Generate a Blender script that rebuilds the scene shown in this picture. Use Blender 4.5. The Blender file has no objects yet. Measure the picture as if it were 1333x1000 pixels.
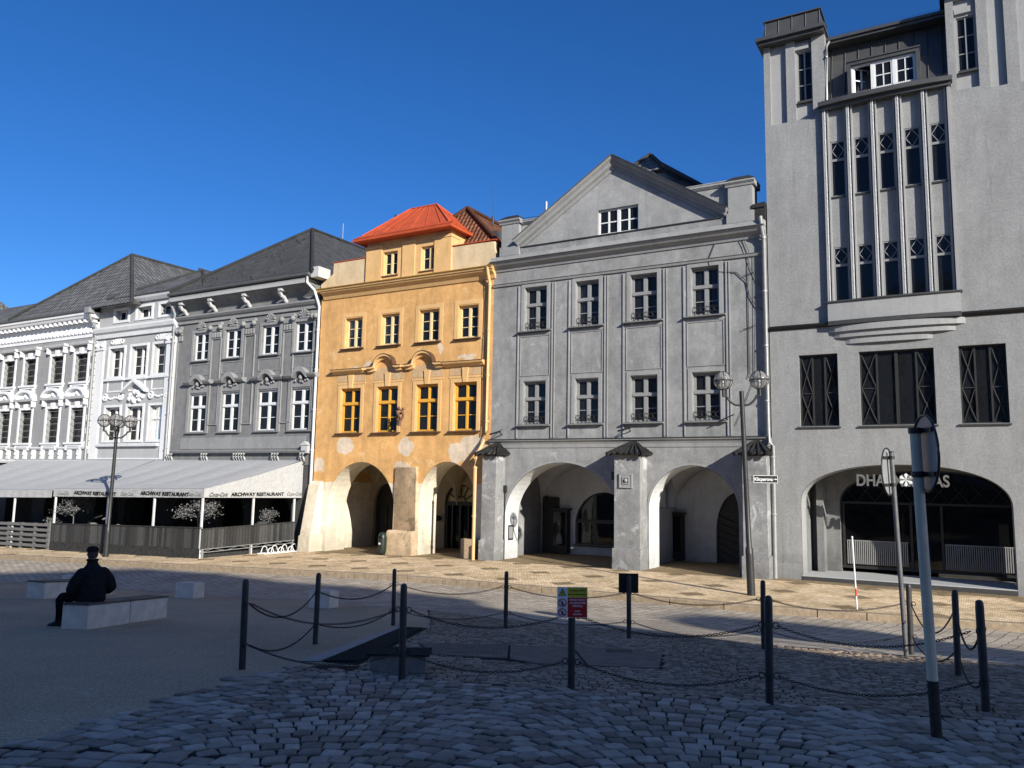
import bpy, bmesh, math, random
from mathutils import Vector, Matrix
from mathutils.geometry import tessellate_polygon
random.seed(7)
R = math.radians
scene = bpy.context.scene
COL = scene.collection

# ------------------------------------------------------------------ camera, sky, sun, exposure
CZ = 3.3
PITCH, ROLL = R(7.0), R(1.03)
cam_d = bpy.data.cameras.new('camera'); cam = bpy.data.objects.new('camera', cam_d); COL.objects.link(cam)
cam_d.sensor_width = 36; cam_d.lens = 1040 / 1333 * 36; cam_d.clip_start = .1; cam_d.clip_end = 3000
_f = Vector((0, math.cos(PITCH), math.sin(PITCH))); _u = Vector((0, -math.sin(PITCH), math.cos(PITCH))); _x = Vector((1, 0, 0))
_r = _x * math.cos(ROLL) + _u * math.sin(ROLL); _up = _u * math.cos(ROLL) - _x * math.sin(ROLL)
M = Matrix((_r, _up, -_f)).transposed().to_4x4(); M.translation = Vector((0, 0, CZ))
cam.matrix_world = M
scene.camera = cam

SUN_EL = R(21.0)
SUN_H = Vector((.5, -.866, 0))                       # horizontal direction towards the sun
world = bpy.data.worlds.new("World"); scene.world = world; world.use_nodes = True
wn = world.node_tree.nodes; wl = world.node_tree.links; wn.clear()
sky = wn.new('ShaderNodeTexSky'); sky.sky_type = 'NISHITA'; sky.sun_disc = False
sky.sun_elevation = SUN_EL; sky.sun_rotation = math.atan2(SUN_H.x, SUN_H.y)
sky.altitude = 300; sky.air_density = .85; sky.dust_density = .8; sky.ozone_density = 6.0
bg = wn.new('ShaderNodeBackground'); bg.inputs[1].default_value = 0.095
hs = wn.new('ShaderNodeHueSaturation'); hs.inputs['Hue'].default_value = .507; hs.inputs['Saturation'].default_value = 1.16; hs.inputs['Value'].default_value = 1.0
wo = wn.new('ShaderNodeOutputWorld'); wl.new(sky.outputs[0], hs.inputs['Color']); wl.new(hs.outputs[0], bg.inputs[0]); wl.new(bg.outputs[0], wo.inputs[0])
sun_d = bpy.data.lights.new('sun', 'SUN'); sun_d.energy = 5.0; sun_d.angle = R(0.5); sun_d.color = (1.0, .93, .82)
sun = bpy.data.objects.new('sun', sun_d); COL.objects.link(sun)
ld = Vector((-SUN_H.x * math.cos(SUN_EL), -SUN_H.y * math.cos(SUN_EL), -math.sin(SUN_EL)))
sun.rotation_euler = ld.to_track_quat('-Z', 'Y').to_euler(); sun.location = (40, -60, 50)
vs = scene.view_settings; vs.view_transform = 'Standard'; vs.look = 'None'; vs.gamma = 1; vs.use_curve_mapping = False
vs.exposure = 0.62
scene.cycles.max_bounces = 6; scene.cycles.diffuse_bounces = 4; scene.cycles.glossy_bounces = 3
scene.cycles.transparent_max_bounces = 8; scene.cycles.transmission_bounces = 3

# ------------------------------------------------------------------ materials
class NT:
    def __init__(s, name):
        s.m = bpy.data.materials.new(name); s.m.use_nodes = True
        s.t = s.m.node_tree; s.t.nodes.clear()
        s.out = s.n('ShaderNodeOutputMaterial')
    def n(s, typ, **kw):
        nd = s.t.nodes.new(typ)
        for k, v in kw.items(): setattr(nd, k, v)
        return nd
    def l(s, a, b): s.t.links.new(a, b)
    def coord(s, kind='Object', scale=(1, 1, 1)):
        tc = s.n('ShaderNodeTexCoord'); mp = s.n('ShaderNodeMapping'); mp.inputs['Scale'].default_value = scale
        s.l(tc.outputs[kind], mp.inputs[0]); return mp.outputs[0]
    def noise(s, vec, scale, detail=4, rough=.6, dist=0):
        nd = s.n('ShaderNodeTexNoise'); nd.inputs['Scale'].default_value = scale; nd.inputs['Detail'].default_value = detail
        nd.inputs['Roughness'].default_value = rough; nd.inputs['Distortion'].default_value = dist
        s.l(vec, nd.inputs['Vector']); return nd.outputs['Fac']
    def ramp(s, fac, lo, hi, a=0., b=1.):
        nd = s.n('ShaderNodeMapRange'); nd.inputs[1].default_value = lo; nd.inputs[2].default_value = hi
        nd.inputs[3].default_value = a; nd.inputs[4].default_value = b; s.l(fac, nd.inputs[0]); return nd.outputs[0]
    def math(s, op, a, b=None):
        nd = s.n('ShaderNodeMath', operation=op)
        for i, v in enumerate((a, b)):
            if v is None: continue
            if isinstance(v, (int, float)): nd.inputs[i].default_value = v
            else: s.l(v, nd.inputs[i])
        return nd.outputs[0]
    def mix(s, fac, a, b, blend='MIX'):
        nd = s.n('ShaderNodeMix', data_type='RGBA', blend_type=blend)
        if isinstance(fac, (int, float)): nd.inputs[0].default_value = fac
        else: s.l(fac, nd.inputs[0])
        for i, v in ((6, a), (7, b)):
            if isinstance(v, tuple): nd.inputs[i].default_value = (*v, 1) if len(v) == 3 else v
            else: s.l(v, nd.inputs[i])
        return nd.outputs[2]
    def scalecol(s, col, fac):                     # multiply a colour by a value
        nd = s.n('ShaderNodeVectorMath', operation='SCALE')
        if isinstance(col, tuple): nd.inputs[0].default_value = col
        else: s.l(col, nd.inputs[0])
        s.l(fac, nd.inputs['Scale']); return nd.outputs[0]
    def finish(s, col, rough=.85, bump=None, strength=.3, dist=.01, metal=0, spec=.3):
        p = s.n('ShaderNodeBsdfPrincipled')
        if isinstance(col, tuple): p.inputs['Base Color'].default_value = (*col, 1)
        else: s.l(col, p.inputs['Base Color'])
        if isinstance(rough, (int, float)): p.inputs['Roughness'].default_value = rough
        else: s.l(rough, p.inputs['Roughness'])
        p.inputs['Metallic'].default_value = metal
        p.inputs['Specular IOR Level'].default_value = spec
        if bump is not None:
            b = s.n('ShaderNodeBump'); b.inputs['Strength'].default_value = strength; b.inputs['Distance'].default_value = dist
            s.l(bump, b.inputs['Height']); s.l(b.outputs[0], p.inputs['Normal'])
        s.l(p.outputs[0], s.out.inputs[0]); return s.m

def plaster(name, col, big=.12, fine=.10, streak=.10, patches=(), patchcol=(.5, .5, .5), bumps=.35, wear=0, wearcol=None, low=None):
    t = NT(name); v = t.coord()
    a = t.ramp(t.noise(v, .55, 5, .65), .3, .7, 1 - big, 1 + big)
    b = t.ramp(t.noise(v, 14, 6, .75), .3, .7, 1 - fine, 1 + fine)
    c = t.ramp(t.noise(t.coord('Object', (1.3, 1.3, .25)), 1.3, 5, .65, .5), .35, .75, 1 - streak * .6, 1 + streak * .6)
    e = t.ramp(t.noise(v, 2.7, 6, .7, .4), .32, .68, 1 - big * .7, 1 + big * .7)
    f = t.math('MULTIPLY', t.math('MULTIPLY', t.math('MULTIPLY', a, b), c), e)
    run = t.ramp(t.noise(t.coord('Object', (2.6, 2.6, .16)), 2.0, 6, .7, .3), .56, .74, 1, .78)
    f = t.math('MULTIPLY', f, run)
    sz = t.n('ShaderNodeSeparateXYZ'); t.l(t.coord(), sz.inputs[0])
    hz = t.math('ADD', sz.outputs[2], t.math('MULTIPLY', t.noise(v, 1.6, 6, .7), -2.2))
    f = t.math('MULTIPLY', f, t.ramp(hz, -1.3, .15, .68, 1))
    base = col
    if wear:
        w = t.ramp(t.noise(v, 1.3, 8, .7, .6), .66 - wear * .1, .69 - wear * .1)
        base = t.mix(w, base, wearcol or patchcol)
    if low:                                         # (height, colour): bare lower wall with a ragged edge
        sx = t.n('ShaderNodeSeparateXYZ'); t.l(t.coord(), sx.inputs[0])
        zz = t.math('ADD', sx.outputs[2], t.math('MULTIPLY', t.math('SUBTRACT', t.noise(v, 1.8, 5), .5), .35))
        k = t.ramp(zz, low[0] + .02, low[0] - .02)
        base = t.mix(k, base, low[1])
    if patches:
        tot = None
        dn = t.n('ShaderNodeTexNoise'); dn.inputs['Scale'].default_value = 2.6; dn.inputs['Detail'].default_value = 6; dn.inputs['Roughness'].default_value = .65
        t.l(v, dn.inputs['Vector'])
        dv = t.n('ShaderNodeVectorMath', operation='SUBTRACT'); t.l(dn.outputs['Color'], dv.inputs[0]); dv.inputs[1].default_value = (.5, .5, .5)
        ds = t.n('ShaderNodeVectorMath', operation='SCALE'); t.l(dv.outputs[0], ds.inputs[0]); ds.inputs['Scale'].default_value = .75
        av = t.n('ShaderNodeVectorMath', operation='ADD'); t.l(v, av.inputs[0]); t.l(ds.outputs[0], av.inputs[1])
        for (px, pz, rx, rz) in patches:
            px = px + 22.95
            mp = t.n('ShaderNodeMapping'); mp.vector_type = 'POINT'
            mp.inputs['Location'].default_value = (-px / rx, 0, -pz / rz); mp.inputs['Scale'].default_value = (1 / rx, 0, 1 / rz)
            t.l(av.outputs[0], mp.inputs[0])
            ln = t.n('ShaderNodeVectorMath', operation='LENGTH'); t.l(mp.outputs[0], ln.inputs[0])
            k = t.ramp(ln.outputs['Value'], 1.03, .97)
            tot = k if tot is None else t.math('MAXIMUM', tot, k)
        base = t.mix(tot, base, patchcol)
    return t.finish(t.scalecol(base, f), .92, t.math('ADD', t.noise(v, 45, 5, .7), t.math('MULTIPLY', t.noise(v, 5, 4), 1.6)), bumps, .012, spec=.15)

def simple(name, col, rough=.6, var=.1, scale=9, bump=.15, metal=0, spec=.4):
    t = NT(name); v = t.coord()
    f = t.ramp(t.noise(v, scale, 5, .7), .3, .7, 1 - var, 1 + var)
    return t.finish(t.scalecol(col, f), rough, t.noise(v, scale * 4, 4), bump, .006, metal, spec)

def tiles(name, col, su=.22, sv=.33, var=.22):
    t = NT(name); tc = t.n('ShaderNodeTexCoord'); br = t.n('ShaderNodeTexBrick')
    t.l(tc.outputs['UV'], br.inputs['Vector'])
    br.inputs['Scale'].default_value = 1; br.inputs['Brick Width'].default_value = su; br.inputs['Row Height'].default_value = sv
    br.inputs['Mortar Size'].default_value = .018; br.inputs['Mortar Smooth'].default_value = .4
    br.inputs['Color1'].default_value = (*[c * (1 - var) for c in col], 1); br.inputs['Color2'].default_value = (*[c * (1 + var) for c in col], 1)
    br.inputs['Mortar'].default_value = (*[c * .35 for c in col], 1)
    sx = t.n('ShaderNodeSeparateXYZ'); t.l(tc.outputs['UV'], sx.inputs[0])
    saw = t.math('FRACT', t.math('DIVIDE', sx.outputs[1], sv))
    wav = t.math('ABSOLUTE', t.math('SINE', t.math('MULTIPLY', sx.outputs[0], math.pi / su)))
    h = t.math('ADD', t.math('MULTIPLY', t.math('SUBTRACT', 1., saw), 1.), t.math('MULTIPLY', wav, .7))
    f = t.math('MULTIPLY', t.ramp(t.noise(t.coord(), 1.3, 5, .7), .3, .7, .75, 1.25), t.ramp(saw, .86, .97, 1, .35))
    return t.finish(t.scalecol(br.outputs['Color'], f), .8, h, 1.0, .09, spec=.2)

def glass(name, tint=(.02, .022, .025), clear=.5):
    t = NT(name)
    tr = t.n('ShaderNodeBsdfTransparent'); tr.inputs[0].default_value = (.75, .78, .8, 1)
    df = t.n('ShaderNodeBsdfPrincipled'); df.inputs['Base Color'].default_value = (*tint, 1); df.inputs['Roughness'].default_value = .5; df.inputs['Specular IOR Level'].default_value = 0
    gl = t.n('ShaderNodeBsdfGlossy'); gl.inputs['Roughness'].default_value = .03; gl.inputs[0].default_value = (.9, .9, .9, 1)
    v = t.coord(); b = t.n('ShaderNodeBump'); b.inputs['Strength'].default_value = .06; b.inputs['Distance'].default_value = .05
    t.l(t.noise(v, 1.7, 2), b.inputs['Height']); t.l(b.outputs[0], gl.inputs['Normal'])
    m1 = t.n('ShaderNodeMixShader'); m1.inputs[0].default_value = clear; t.l(df.outputs[0], m1.inputs[1]); t.l(tr.outputs[0], m1.inputs[2])
    fr = t.n('ShaderNodeFresnel'); fr.inputs[0].default_value = 1.33
    m2 = t.n('ShaderNodeMixShader'); t.l(fr.outputs[0], m2.inputs[0]); t.l(m1.outputs[0], m2.inputs[1]); t.l(gl.outputs[0], m2.inputs[2])
    t.l(m2.outputs[0], t.out.inputs[0]); return t.m

G = lambda v: (v * .972, v, v * 1.01)
MAT = dict(
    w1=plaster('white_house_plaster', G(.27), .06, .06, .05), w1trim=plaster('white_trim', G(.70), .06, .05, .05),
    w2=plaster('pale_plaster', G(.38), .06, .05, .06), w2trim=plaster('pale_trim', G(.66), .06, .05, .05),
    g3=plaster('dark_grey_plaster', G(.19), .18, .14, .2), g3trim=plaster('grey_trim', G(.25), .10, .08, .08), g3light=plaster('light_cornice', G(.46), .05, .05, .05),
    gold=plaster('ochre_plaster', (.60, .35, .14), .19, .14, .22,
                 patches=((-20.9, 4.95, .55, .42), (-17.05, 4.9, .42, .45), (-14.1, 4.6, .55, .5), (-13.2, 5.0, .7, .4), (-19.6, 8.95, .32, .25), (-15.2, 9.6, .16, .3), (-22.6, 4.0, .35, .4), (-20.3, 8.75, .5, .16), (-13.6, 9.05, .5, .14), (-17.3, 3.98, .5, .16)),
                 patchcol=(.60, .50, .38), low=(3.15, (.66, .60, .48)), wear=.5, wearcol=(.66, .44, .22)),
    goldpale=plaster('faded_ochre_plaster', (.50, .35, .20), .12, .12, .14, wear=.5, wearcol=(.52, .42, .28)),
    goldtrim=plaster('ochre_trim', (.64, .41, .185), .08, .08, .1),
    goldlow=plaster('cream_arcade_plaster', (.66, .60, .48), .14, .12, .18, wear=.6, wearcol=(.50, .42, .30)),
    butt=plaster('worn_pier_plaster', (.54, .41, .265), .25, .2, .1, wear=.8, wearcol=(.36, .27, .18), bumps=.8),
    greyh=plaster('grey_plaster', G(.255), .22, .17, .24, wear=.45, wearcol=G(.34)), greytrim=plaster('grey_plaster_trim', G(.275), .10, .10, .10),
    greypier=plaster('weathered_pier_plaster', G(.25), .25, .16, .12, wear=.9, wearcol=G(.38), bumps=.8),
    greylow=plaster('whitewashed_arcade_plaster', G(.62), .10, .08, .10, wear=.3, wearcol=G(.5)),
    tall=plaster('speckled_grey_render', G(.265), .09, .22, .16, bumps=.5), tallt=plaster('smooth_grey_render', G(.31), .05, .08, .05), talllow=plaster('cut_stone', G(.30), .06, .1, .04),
    roofd=tiles('dark_roof_tiles', G(.085), .26, .30), roofg=tiles('grey_roof_tiles', G(.125), .36, .42), roofr=tiles('red_brown_roof_tiles', (.20, .085, .045), .24, .30),
    redmetal=simple('red_painted_metal', (.42, .075, .028), .65, .22, 2.5, .15, 0, .2), darkmetal=simple('dark_metal_sheet', G(.055), .45, .2, 2, .1, 0, .5),
    sheet=simple('grey_metal_sheet', G(.09), .5, .15, 2, .1), ledge=simple('sill_metal', G(.05), .5, .2, 5, .1), sillbrown=simple('brown_sill_metal', (.085, .045, .028), .5, .2, 5, .1),
    pipe=simple('zinc_downpipe', G(.30), .45, .15, 5, .1, .3), pipey=simple('ochre_painted_downpipe', (.66, .42, .20), .5, .1, 5, .05), pipew=simple('pale_downpipe', G(.6), .5, .1, 5, .05),
    wframe=simple('white_window_paint', G(.64), .5, .04, 6, .03), dframe=simple('dark_window_paint', G(.022), .6, .1, 6, .03), yframe=simple('yellow_window_paint', (.62, .33, .045), .5, .08, 6, .03),
    gframe=simple('grey_window_paint', G(.24), .5, .06, 6, .03), creamf=simple('cream_window_paint', (.66, .52, .28), .5, .06, 6, .03),
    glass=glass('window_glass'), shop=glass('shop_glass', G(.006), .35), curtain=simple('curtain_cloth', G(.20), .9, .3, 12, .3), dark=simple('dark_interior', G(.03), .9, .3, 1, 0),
    wood=simple('dark_fence_wood', G(.035), .8, .6, 9, .6, 0, .15), wood2=simple('grey_pallet_wood', G(.13), .85, .25, 6, .3), door=simple('dark_door_wood', G(.03), .6, .3, 5, .2),
    iron=simple('black_iron', G(.03), .45, .25, 8, .1, .2), postm=simple('dark_post_paint', (.045, .042, .042), .45, .45, 5, .2, .1), chain=simple('chain_iron', (.035, .035, .04), .5, .3, 30, .1, .6),
    conc=simple('bench_concrete', (.70, .60, .50), .9, .2, 3, .35), slat=simple('bench_timber', (.10, .075, .06), .7, .2, 6, .2),
    cloth=simple('black_coat', (.018, .017, .018), .95, .3, 14, .4, 0, .1), trouser=simple('dark_trousers', (.008, .008, .011), .95, .3, 14, .3, 0, .1), skin=simple('skin', (.36, .20, .14), .6, .08, 10, .05), hair=simple('grey_hair', (.06, .05, .045), .9, .3, 40, .5), shoe=simple('black_shoe', G(.012), .5, .2, 8, .1),
    signb=simple('sign_back', G(.28), .5, .12, 3, .05, .2), pole=simple('pale_sign_pole', (.70, .58, .42), .6, .14, 7, .2), pole2=simple('galvanised_pole', G(.12), .5, .25, 6, .2, .3), rust=simple('bare_pole_foot', (.04, .032, .028), .8, .5, 20, .4),
    red=simple('sign_red', (.42, .012, .014), .5, .06, 4, .02), yel=simple('sign_yellow', (.52, .47, .04), .5, .06, 4, .02), wht=simple('sign_white', G(.72), .5, .05, 4, .02), blk=simple('sign_black', G(.008), .5, .1, 4, .02), letter=simple('grey_letters', G(.25), .5, .1, 6, .05), redsig=simple('red_band', (.5, .03, .02), .5, .1, 6, .05),
    binm=simple('green_bin', (.012, .022, .018), .4, .2, 6, .1), yglass=simple('yellow_glass', (.50, .40, .16), .3, .25, 2, .1), greyin=plaster('shade_toned_arcade_plaster', (.50, .52, .56), .12, .08, .10), goldin=plaster('shade_toned_cream_plaster', (.38, .32, .22), .12, .08, .1), lowdark=plaster('awning_shade_wall', G(.07), .2, .1, .1),  # arcade interior plasters: darker copies with the arcade's shade put into the colour
    slab=simple('arcade_slab', G(.42), .8, .08, 4, .1),
)
def awn_mat():
    t = NT('awning_cloth'); v = t.coord('Object', (.35, 2.2, 2.2))
    h = t.noise(v, 2.1, 3, .5, .9)
    f = t.ramp(t.noise(t.coord(), 3, 4), .3, .7, .94, 1.05)
    return t.finish(t.scalecol(G(.40), f), .85, h, .5, .10, spec=.15)
MAT['awn'] = awn_mat()
def globe_mat():
    t = NT('clear_globe'); tr = t.n('ShaderNodeBsdfTransparent'); tr.inputs[0].default_value = (.92, .92, .92, 1)
    df = t.n('ShaderNodeBsdfPrincipled'); df.inputs['Base Color'].default_value = (.45, .45, .45, 1); df.inputs['Roughness'].default_value = .06
    lw = t.n('ShaderNodeLayerWeight'); lw.inputs[0].default_value = .35
    f = t.ramp(lw.outputs['Facing'], 0, 1, .16, .8)
    m = t.n('ShaderNodeMixShader'); t.l(f, m.inputs[0]); t.l(tr.outputs[0], m.inputs[1]); t.l(df.outputs[0], m.inputs[2]); t.l(m.outputs[0], t.out.inputs[0]); return t.m
MAT['globe'] = globe_mat()
def stone_mat(name, a, b, jit=.5, rough=.75):
    t = NT(name); g = t.n('ShaderNodeNewGeometry'); v = t.coord('Object')
    c = t.mix(g.outputs['Random Per Island'], a, b)
    f = t.math('MULTIPLY', t.ramp(t.noise(v, 9, 6, .7), .3, .7, .75, 1.25), t.ramp(t.noise(v, .5, 3), .3, .7, .85, 1.15))
    return t.finish(t.scalecol(c, f), rough, t.noise(v, 38, 6, .7), .5, .012, spec=.35)
MAT['cob'] = stone_mat('granite_cobble', (.17, .14, .108), (.47, .39, .31))
MAT['cob2'] = stone_mat('small_granite_sett', (.15, .115, .08), (.38, .30, .215))
MAT['joint'] = simple('joint_sand', (.03, .029, .030), .95, .4, 20, .5, 0, .05)
def gravel_mat():
    t = NT('gravel'); v = t.coord()
    f = t.math('MULTIPLY', t.ramp(t.noise(v, 55, 5, .8), .28, .72, .45, 1.5), t.ramp(t.noise(v, .35, 4), .3, .7, .82, 1.16))
    vo = t.n('ShaderNodeTexVoronoi'); vo.inputs['Scale'].default_value = 60; t.l(v, vo.inputs['Vector'])
    c = t.mix(t.ramp(t.noise(v, 30, 3, .7), .4, .6), (.50, .365, .24), (.68, .52, .35))
    return t.finish(t.scalecol(c, f), .95, t.math('ADD', vo.outputs['Distance'], t.noise(v, 90, 3)), .9, .02, spec=.1)
MAT['gravel'] = gravel_mat()
def road_mat():
    t = NT('road_setts'); tc = t.n('ShaderNodeTexCoord')
    nz = t.n('ShaderNodeTexNoise'); nz.inputs['Scale'].default_value = .9; nz.inputs['Detail'].default_value = 4; t.l(tc.outputs['UV'], nz.inputs['Vector'])
    sc = t.n('ShaderNodeVectorMath', operation='SCALE'); sc.inputs['Scale'].default_value = .22; t.l(nz.outputs['Color'], sc.inputs[0])
    ad = t.n('ShaderNodeVectorMath', operation='ADD'); t.l(tc.outputs['UV'], ad.inputs[0]); t.l(sc.outputs[0], ad.inputs[1])
    sp_ = t.n('ShaderNodeSeparateXYZ'); t.l(ad.outputs[0], sp_.inputs[0]); cb_ = t.n('ShaderNodeCombineXYZ'); t.l(sp_.outputs[1], cb_.inputs[0]); t.l(t.math('ADD', sp_.outputs[0], t.math('MULTIPLY', sp_.outputs[1], .18)), cb_.inputs[1])
    br = t.n('ShaderNodeTexBrick'); t.l(cb_.outputs[0], br.inputs['Vector']); br.inputs['Scale'].default_value = 1
    br.inputs['Brick Width'].default_value = .26; br.inputs['Row Height'].default_value = .30; br.inputs['Mortar Size'].default_value = .014; br.inputs['Mortar Smooth'].default_value = .6
    br.inputs['Color1'].default_value = (.36, .315, .25, 1); br.inputs['Color2'].default_value = (.52, .46, .37, 1); br.inputs['Mortar'].default_value = (.035, .03, .027, 1); br.inputs['Bias'].default_value = -.1
    v = t.coord(); f = t.math('MULTIPLY', t.ramp(t.noise(v, 12, 5, .75), .3, .7, .75, 1.25), t.ramp(t.noise(v, .4, 4), .3, .7, .8, 1.15))
    h = t.math('ADD', t.math('MULTIPLY', t.math('SUBTRACT', 1., br.outputs['Fac']), 1.), t.math('MULTIPLY', t.noise(v, 25, 4), .5))
    return t.finish(t.scalecol(br.outputs['Color'], f), .85, h, .6, .02, spec=.2)
MAT['road'] = road_mat()
def walk_mat():
    t = NT('mosaic_pavement'); tc = t.n('ShaderNodeTexCoord'); uv = tc.outputs['UV']
    nz = t.n('ShaderNodeTexNoise'); nz.inputs['Scale'].default_value = 3; nz.inputs['Detail'].default_value = 4; t.l(uv, nz.inputs['Vector'])
    sc = t.n('ShaderNodeVectorMath', operation='SCALE'); sc.inputs['Scale'].default_value = .10; t.l(nz.outputs['Color'], sc.inputs[0])
    ad = t.n('ShaderNodeVectorMath', operation='ADD'); t.l(uv, ad.inputs[0]); t.l(sc.outputs[0], ad.inputs[1])
    br = t.n('ShaderNodeTexBrick'); t.l(ad.outputs[0], br.inputs['Vector']); br.inputs['Scale'].default_value = 1
    br.inputs['Brick Width'].default_value = .12; br.inputs['Row Height'].default_value = .105; br.inputs['Mortar Size'].default_value = .009; br.inputs['Mortar Smooth'].default_value = .5
    br.inputs['Color1'].default_value = (.84, .84, .84, 1); br.inputs['Color2'].default_value = (1.3, 1.3, 1.3, 1); br.inputs['Mortar'].default_value = (.45, .40, .34, 1)
    sx = t.n('ShaderNodeSeparateXYZ'); t.l(ad.outputs[0], sx.inputs[0])
    # darker diamonds every 2.1 m on three rows, dark bands by the houses and the kerb
    def tri(x, per): return t.math('ABSOLUTE', t.math('SUBTRACT', t.math('FRACT', t.math('DIVIDE', x, per)), .5))
    dx = t.math('MULTIPLY', tri(sx.outputs[0], 2.2), 2.2); dy = t.math('MULTIPLY', tri(sx.outputs[1], 2.5), 2.5)
    dia = t.ramp(t.math('ADD', dx, dy), .50, .47)
    inn = t.ramp(t.math('ADD', dx, dy), .20, .17)
    dia = t.math('SUBTRACT', dia, t.math('MULTIPLY', inn, .0))
    b1 = t.math('MULTIPLY', t.ramp(sx.outputs[1], 0.95, 0.90), 1.)
    k = t.math('MAXIMUM', dia, b1)
    v = t.coord()
    base = t.mix(t.ramp(t.noise(v, 1.1, 5, .7), .42, .60), (.78, .62, .41), (.58, .44, .265))
    base = t.mix(k, base, (.27, .205, .12))
    c = t.n('ShaderNodeMix', data_type='RGBA', blend_type='MULTIPLY'); c.inputs[0].default_value = 1; t.l(base, c.inputs[6]); t.l(br.outputs['Color'], c.inputs[7])
    f = t.math('MULTIPLY', t.ramp(t.noise(v, 16, 5, .8), .3, .7, .72, 1.25), t.ramp(t.noise(v, .5, 4), .3, .7, .85, 1.12))
    h = t.math('ADD', t.math('SUBTRACT', 1., br.outputs['Fac']), t.math('MULTIPLY', t.noise(v, 30, 3), .5))
    return t.finish(t.scalecol(c.outputs[2], f), .9, h, .7, .015, spec=.15)
MAT['walk'] = walk_mat()
MAT['kerb'] = simple('kerb_stone', (.26, .205, .14), .9, .3, 7, .6)
MAT['kerb2'] = simple('pale_edging_stone', (.34, .31, .27), .9, .12, 6, .3)
def leaf_mat(name, a, b):
    t = NT(name); g = t.n('ShaderNodeNewGeometry'); return t.finish(t.mix(g.outputs['Random Per Island'], a, b), .6, spec=.3)
MAT['board'] = stone_mat('fence_boards', G(.018), G(.06), .8)
MAT['leaf'] = leaf_mat('grey_green_leaves', G(.05), G(.22)); MAT['bark'] = simple('bark', G(.16), .9, .3, 20, .6)
MAT['grate'] = simple('dark_grating', (.02, .028, .027), .9, .3, 12, .3, 0, .05); MAT['plate'] = simple('steel_plate', (.20, .165, .13), .85, .25, 5, .3, 0, .12)

# ------------------------------------------------------------------ frame of the row of houses: s along it, y into it, z up
P0 = Vector((9.738, 29.897, 0)); FU = Vector((math.cos(R(30)), -.5, 0)); FN = Vector((.5, math.cos(R(30)), 0))
def W(s, y, z=0): return P0 + FU * s + FN * y + Vector((0, 0, z))
def toST(X, Y):
    r = Vector((X, Y, 0)) - P0; return r.dot(FU), -r.dot(FN)
def interp(x, xs, ys):
    if x <= xs[0]: return ys[0]
    for i in range(1, len(xs)):
        if x <= xs[i]: return ys[i - 1] + (ys[i] - ys[i - 1]) * (x - xs[i - 1]) / (xs[i] - xs[i - 1])
    return ys[-1]
def z_walk(s): return interp(s, [-70, -50, -35, -23, -11.5, 0, 8, 30], [-1.2, -.9, -.62, -.33, -.06, 0, -.03, -.05])
def z_plane(Y): return 1.78 - .082 * Y
def t_kerb(s): return interp(s, [-60, -34, -22, -14, -9, 1, 4, 8, 16], [9.3, 9.0, 8.5, 7.75, 7.5, 7.5, 6.95, 6.2, 5.2])
def t_edge(s): return interp(s, [-60, -9, -5, -1.5, 1.5, 3.5, 8, 20], [13.7, 13.7, 14.2, 15.3, 15.9, 16.6, 16.9, 17.2])
def z_ground(X, Y):
    s, t = toST(X, Y); tk = t_kerb(s) + .1
    if t < tk: return z_walk(s)
    k = min(1, (t - tk) / (t_edge(s) - tk)); k = k * k * (3 - 2 * k)
    return (z_walk(s) - .19) * (1 - k) + z_plane(Y) * k

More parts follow.
